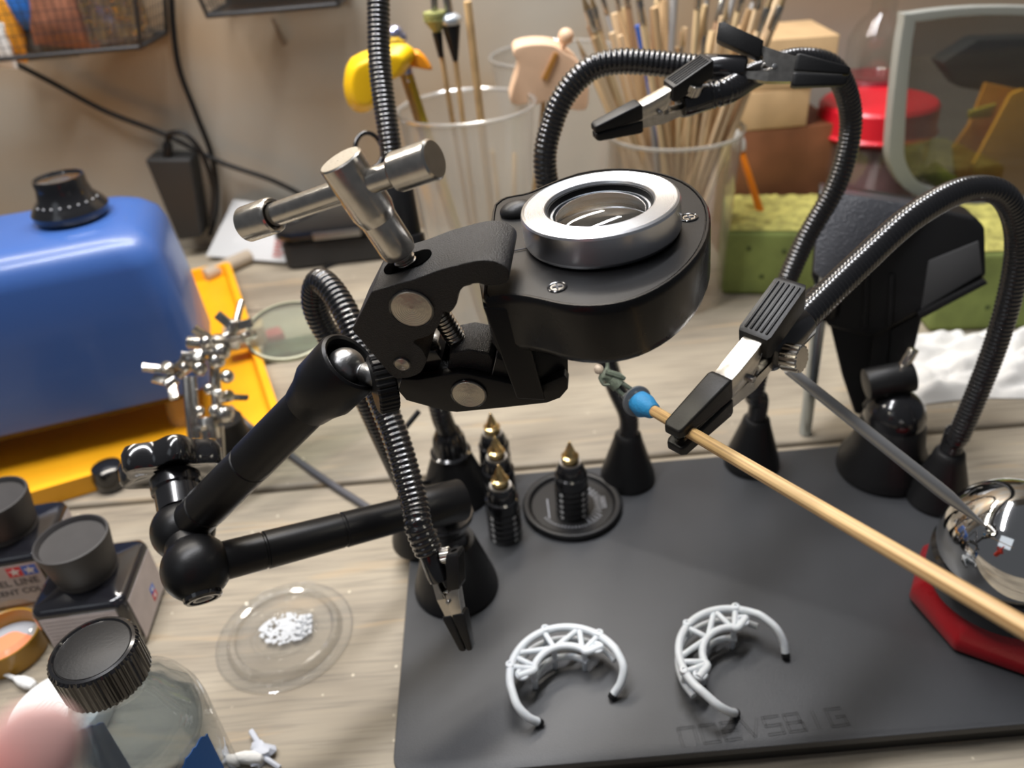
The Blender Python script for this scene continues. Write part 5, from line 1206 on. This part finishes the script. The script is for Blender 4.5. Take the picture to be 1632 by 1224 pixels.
# foam blocks
def foam(P, h, label):
    n = len(P); c = sum(P, V((0, 0, 0))) / n
    t = thing('foam_block', label, 'foam block', (c.x, c.y, 0), 'green foam blocks at the back of the desk')
    mb = MB(); mb.prism([V((p.x, p.y, 0.02)) for p in P], V((0, 0, h - .3))); o = link('block', mb, FOAM, t, bevel=.5, bseg=3)
    mb = MB(); bm_n = 26; A, B, C, D = P; vs = []; fs = []
    for j in range(bm_n + 1):
        for i in range(bm_n + 1):
            u_, v_ = .02 + .96 * i / bm_n, .02 + .96 * j / bm_n; p = A.lerp(B, u_).lerp(D.lerp(C, u_), v_)
            e = min(u_, 1 - u_, v_, 1 - v_); vs.append(V((p.x, p.y, h - .32 + min(.3, e * 6) + .35 * noise.noise(V((p.x, p.y, 0)) * 1.3) * (1 if e > .04 else 0))))
    for j in range(bm_n):
        for i in range(bm_n): q0 = j * (bm_n + 1) + i; fs.append((q0, q0 + 1, q0 + bm_n + 2, q0 + bm_n + 1))
    mb.add(vs, fs); lab(link('crumbled_top', mb, FOAMT, t), 'crumbled yellowish top face')
    mb = MB()
    dx_ = (B - A).normalized(); nn = V((dx_.y, -dx_.x, 0))
    for (u_, z_) in ((.18, .72), (.45, .68), (.3, .3), (.7, .5)):
        p = A.lerp(B, u_); mb.cyl(.22, 0, .06, frame(V((p.x, p.y, h * z_)) + nn * -.02, nn), 12)
    link('poke_hole', mb, M('dark_hole_green', (.06, .08, .02), .9), t)
    return t
fA = U(1150, 470, z=0); fh = U(1150, 366, y=fA.y).z; fB = fA + V((11, -2.6, 0))
dF = (fB - fA).normalized(); nF = V((-dF.y, dF.x, 0))
foam([fA, fB, fB + nF * 9, fA + nF * 9], fh, 'green foam block at left of the vise, a swab stuck in its top')
gA = U(1478, 530, z=0) ; gh = fh * 1.02
gB = gA + V((14, -1.5, 0)); dG = (gB - gA).normalized(); nG = V((-dG.y, dG.x, 0))
foam([gA, gB, gB + nG * 10, gA + nG * 10], gh + .6, 'green foam block at the right edge behind the tissue')
t0 = U(1212, 338, z=fh - .2); t1 = U(1181, 240, d=(t0 - CAM).dot(FW) - 1.0)
t = thing('orange_swab', 'orange stick with a white cotton tip stuck in the left foam block', 'swab', t0)
mb = MB(); mb.rod(t0 - (t1 - t0).normalized() * .8, t1, .36, .28, seg=14); link('stick', mb, ORANGE, t); mb = MB(); d_ = (t1 - t0).normalized(); mb.lathe([(0, -.2), (.4, -.1), (.62, .6), (.55, 1.3), (.3, 1.9), (0, 2.1)], frame(t1, d_), 18); link('cotton_tip', mb, COT, t)
# tissue
tq = [(1444, 560), (1470, 540), (1500, 548), (1632, 560), (1700, 580), (1700, 650), (1632, 640), (1560, 628), (1520, 650), (1490, 640), (1440, 622), (1420, 600)]
cT = U(1560, 595, z=0)
mb = MB(); nn_ = 56; vs = []; fs = []
for j in range(nn_ + 1):
    for i in range(nn_ + 1):
        u_ = i / nn_ * 2 - 1; v_ = j / nn_ * 2 - 1; r_ = math.hypot(u_, v_)
        wob_ = 1 + .18 * noise.noise(V((math.atan2(v_, u_) * 1.2, 3, 0)))
        x = u_ * 9.0 * wob_ + 1.6; y = v_ * 4.6 * wob_
        h_ = (1 - min(1, max(abs(u_), abs(v_)) ** 3)) * 1.6; n1 = abs(noise.noise(V((x * .28, y * .42, 2)))) * 3.2 + abs(noise.noise(V((x * .8, y * 1.1, 5)))) * .9
        vs.append(V((cT.x + x, cT.y + y + 1.0, .08 + h_ * (.25 + n1 * .55))))
for j in range(nn_):
    for i in range(nn_): q0 = j * (nn_ + 1) + i; fs.append((q0, q0 + 1, q0 + nn_ + 2, q0 + nn_ + 1))
mb.add(vs, fs); solo('crumpled_tissue', mb, TISS, 'crumpled white tissue in front of the right foam block', 'tissue', ang=80)

# wood blocks on a brown box
wy = 74
def blk(px0, py0, px1, py1, y, dy, mat, name, label, cat, rot=0, grp=None):
    a = U(px0, py1, y=y); b = U(px1, py0, y=y); zt_b = b.z
    mb = MB(); sx = b.x - a.x; h = zt_b - a.z; rrbox(mb, sx, dy, 0, h, .1, T((a.x + b.x) / 2, y + dy / 2, a.z, rot), .12); return solo(name, mb, mat, label, cat, grp)
bb = U(1168, 292, y=wy); 
def blkz(px0, px1, pyref, z0, z1, y, dy, mat, name, label, cat, rot=0, grp=None):
    a = U(px0, pyref, y=y); b = U(px1, pyref, y=y); mb = MB(); rrbox(mb, b.x - a.x, dy, 0, z1 - z0, .1, T((a.x + b.x) / 2, y + dy / 2, z0, rot), .12); return solo(name, mb, mat, label, cat, grp)
z1_ = U(1230, 206, y=wy).z; z2_ = U(1230, 145, y=wy).z; z3_ = U(1250, 62, y=wy).z
blkz(1155, 1330, 250, 0, z1_, wy, 9, BROWN, 'wooden_box', 'reddish brown wooden box under the two pine blocks', 'box')
blkz(1175, 1288, 180, z1_, z2_, wy, 7, PINE, 'pine_block', 'smaller pine block, lower of the two on the brown box', 'wood block', 0, 'pine blocks stacked on the brown box')
blkz(1186, 1333, 110, z2_, z3_, wy, 8, PINE, 'pine_block', 'larger pine block on top of the stack', 'wood block', -.05, 'pine blocks stacked on the brown box')
# red lidded jars
rj = U(1392, 212, y=76)
def redjar(cx, cy, ztop, R, lidh, lm, label, body):
    t = thing('lidded_jar', label, 'jar', (cx, cy, 0), 'jars with red lids'); Mx = T(cx, cy, 0)
    mb = MB(); mb.lathe([(0, .02), (R * .9, .02), (R * .95, .3), (R * .95, ztop - lidh - .5), (R * .85, ztop - lidh)], Mx, 44); link('jar_wall', mb, JARC, t)
    mb = MB(); mb.lathe([(0, .3), (R * .85, .3), (R * .85, (ztop - lidh) * .8), (0, (ztop - lidh) * .82)], Mx, 36); link('contents', mb, body, t)
    mb = MB(); mb.lathe([(0, ztop - lidh), (R, ztop - lidh), (R * 1.03, ztop - lidh + .25), (R * .99, ztop - lidh + .5), (R * .98, ztop - .3), (R * .93, ztop), (0, ztop + .02)], Mx, 56); link('screw_lid', mb, lm, t)
redjar(rj.x, 76, U(1392, 185, y=76 - 5).z, 5.5, 2.9, REDP, 'wide clear jar with a bright red lid behind the vise', M('mauve_contents', (.25, .12, .13), .6, var=.3, vscale=30))
dj = U(1392, 150, y=83); redjar(dj.x, 84, U(1392, 120, y=84).z, 3.6, 2.2, DRED, 'jar with a dark red lid behind the bright red one', M('dark_contents', (.10, .07, .06), .6))
cb = U(1392, 85, y=84)
mb = MB(); zb0 = U(1392, 120, y=84).z + .06
mb.lathe([(0, zb0), (2.7, zb0), (2.9, zb0 + .3), (2.9, zb0 + 3.5), (2.2, zb0 + 5), (1.2, zb0 + 6), (1.2, zb0 + 7.5), (0, zb0 + 7.5)], T(dj.x, 84, 0), 32)
solo('clear_flask', mb, CLR, 'small clear flask standing on the dark red lid', 'flask')
# clear storage bin with grey frame
t = thing('clear_box_lid', 'clear smoky box lid with a rounded grey frame, upright at the upper right', 'box lid', (U(1530, 330, y=68).x, 68.4, 0))
fy0 = 67.6
fo_ = [(1441, 32), (1452, 22), (1560, 11), (1700, 14), (1760, 30), (1790, 200), (1770, 300), (1700, 335), (1560, 330), (1480, 318), (1440, 298), (1419, 262), (1418, 220), (1428, 120)]
fi_ = [(1458, 44), (1470, 34), (1565, 24), (1690, 28), (1738, 42), (1764, 200), (1746, 288), (1690, 318), (1565, 314), (1492, 303), (1460, 286), (1443, 255), (1442, 218), (1448, 125)]
Ao = [U(x, y, y=fy0) for x, y in smoothpoly(fo_, 3)]; Ai = [U(x, y, y=fy0) for x, y in smoothpoly(fi_, 3)]; n = len(Ao)
bk = V((0, 1.2, 0)); vs = Ao + Ai + [p + bk for p in Ai] + [p + bk for p in Ao]; fs = [(j * n + k, j * n + (k + 1) % n, ((j + 1) % 4) * n + (k + 1) % n, ((j + 1) % 4) * n + k) for j in range(4) for k in range(n)]
mb = MB(); mb.add(vs, fs); link('grey_frame', mb, GREYF, t, bevel=.25, bseg=3)
mb = MB(); mb.prism([p + V((0, .7, 0)) for p in Ai], V((0, .15, 0))); link('clear_panel', mb, clear('smoky_clear_panel', (.62, .62, .60), .2, .03, haze=.03), t)
cA = sum(Ai, V((0, 0, 0))) / n; back = [cA + (p - cA) * .9 + V((0, 2.4, 0)) for p in Ao]; fr2 = [p + bk * .9 for p in Ao]
mb = MB(); mb.add(fr2 + back, [(k, (k + 1) % n, n + (k + 1) % n, n + k) for k in range(n)]); link('clear_shell', mb, clear('smoky_shell', (.8, .8, .78), .15, .05), t)
# things inside the bin
mb = MB(); P = [(1560, 62), (1700, 58), (1750, 150), (1632, 158), (1530, 140), (1500, 100)]; mb.prism([U(x, y, y=76) for x, y in P], V((0, 2.5, 0))); solo('dark_visor', mb, M('dark_grey_visor', (.035, .04, .04), .5), 'dark grey curved piece high behind the clear lid', 'visor', bevel=.5)
t = thing('orange_folder', 'folded orange plastic piece standing behind the clear lid', 'folded piece', U(1590, 330, y=74))
for nm, P, yy, m_ in (('orange_panel', [(1525, 300), (1520, 235), (1545, 200), (1572, 132), (1632, 145), (1700, 150), (1700, 330), (1530, 330)], 75.5, AMBER), ('orange_flap', [(1552, 262), (1612, 150), (1632, 142), (1700, 160), (1700, 320), (1560, 320)], 73.2, M('bright_orange_flap', (.85, .42, .03), .4, var=.12, vscale=25)), ('olive_band', [(1546, 178), (1590, 165), (1580, 188), (1545, 190)], 74.6, M('olive_yellow_band', (.40, .33, .02), .5))):
    mb = MB(); mb.prism([U(x, y, y=yy) for x, y in P], V((0, .5, 0))); link(nm, mb, m_, t, bevel=.12)
mb = MB(); mb.tube([U(1480, 270, y=73), U(1500, 285, y=72.5), U(1530, 305, y=72.5)], .9, 12); solo('green_strip', mb, M('lime_strip', (.28, .34, .03), .5), 'lime green strip behind the bottom of the clear lid', 'strip')
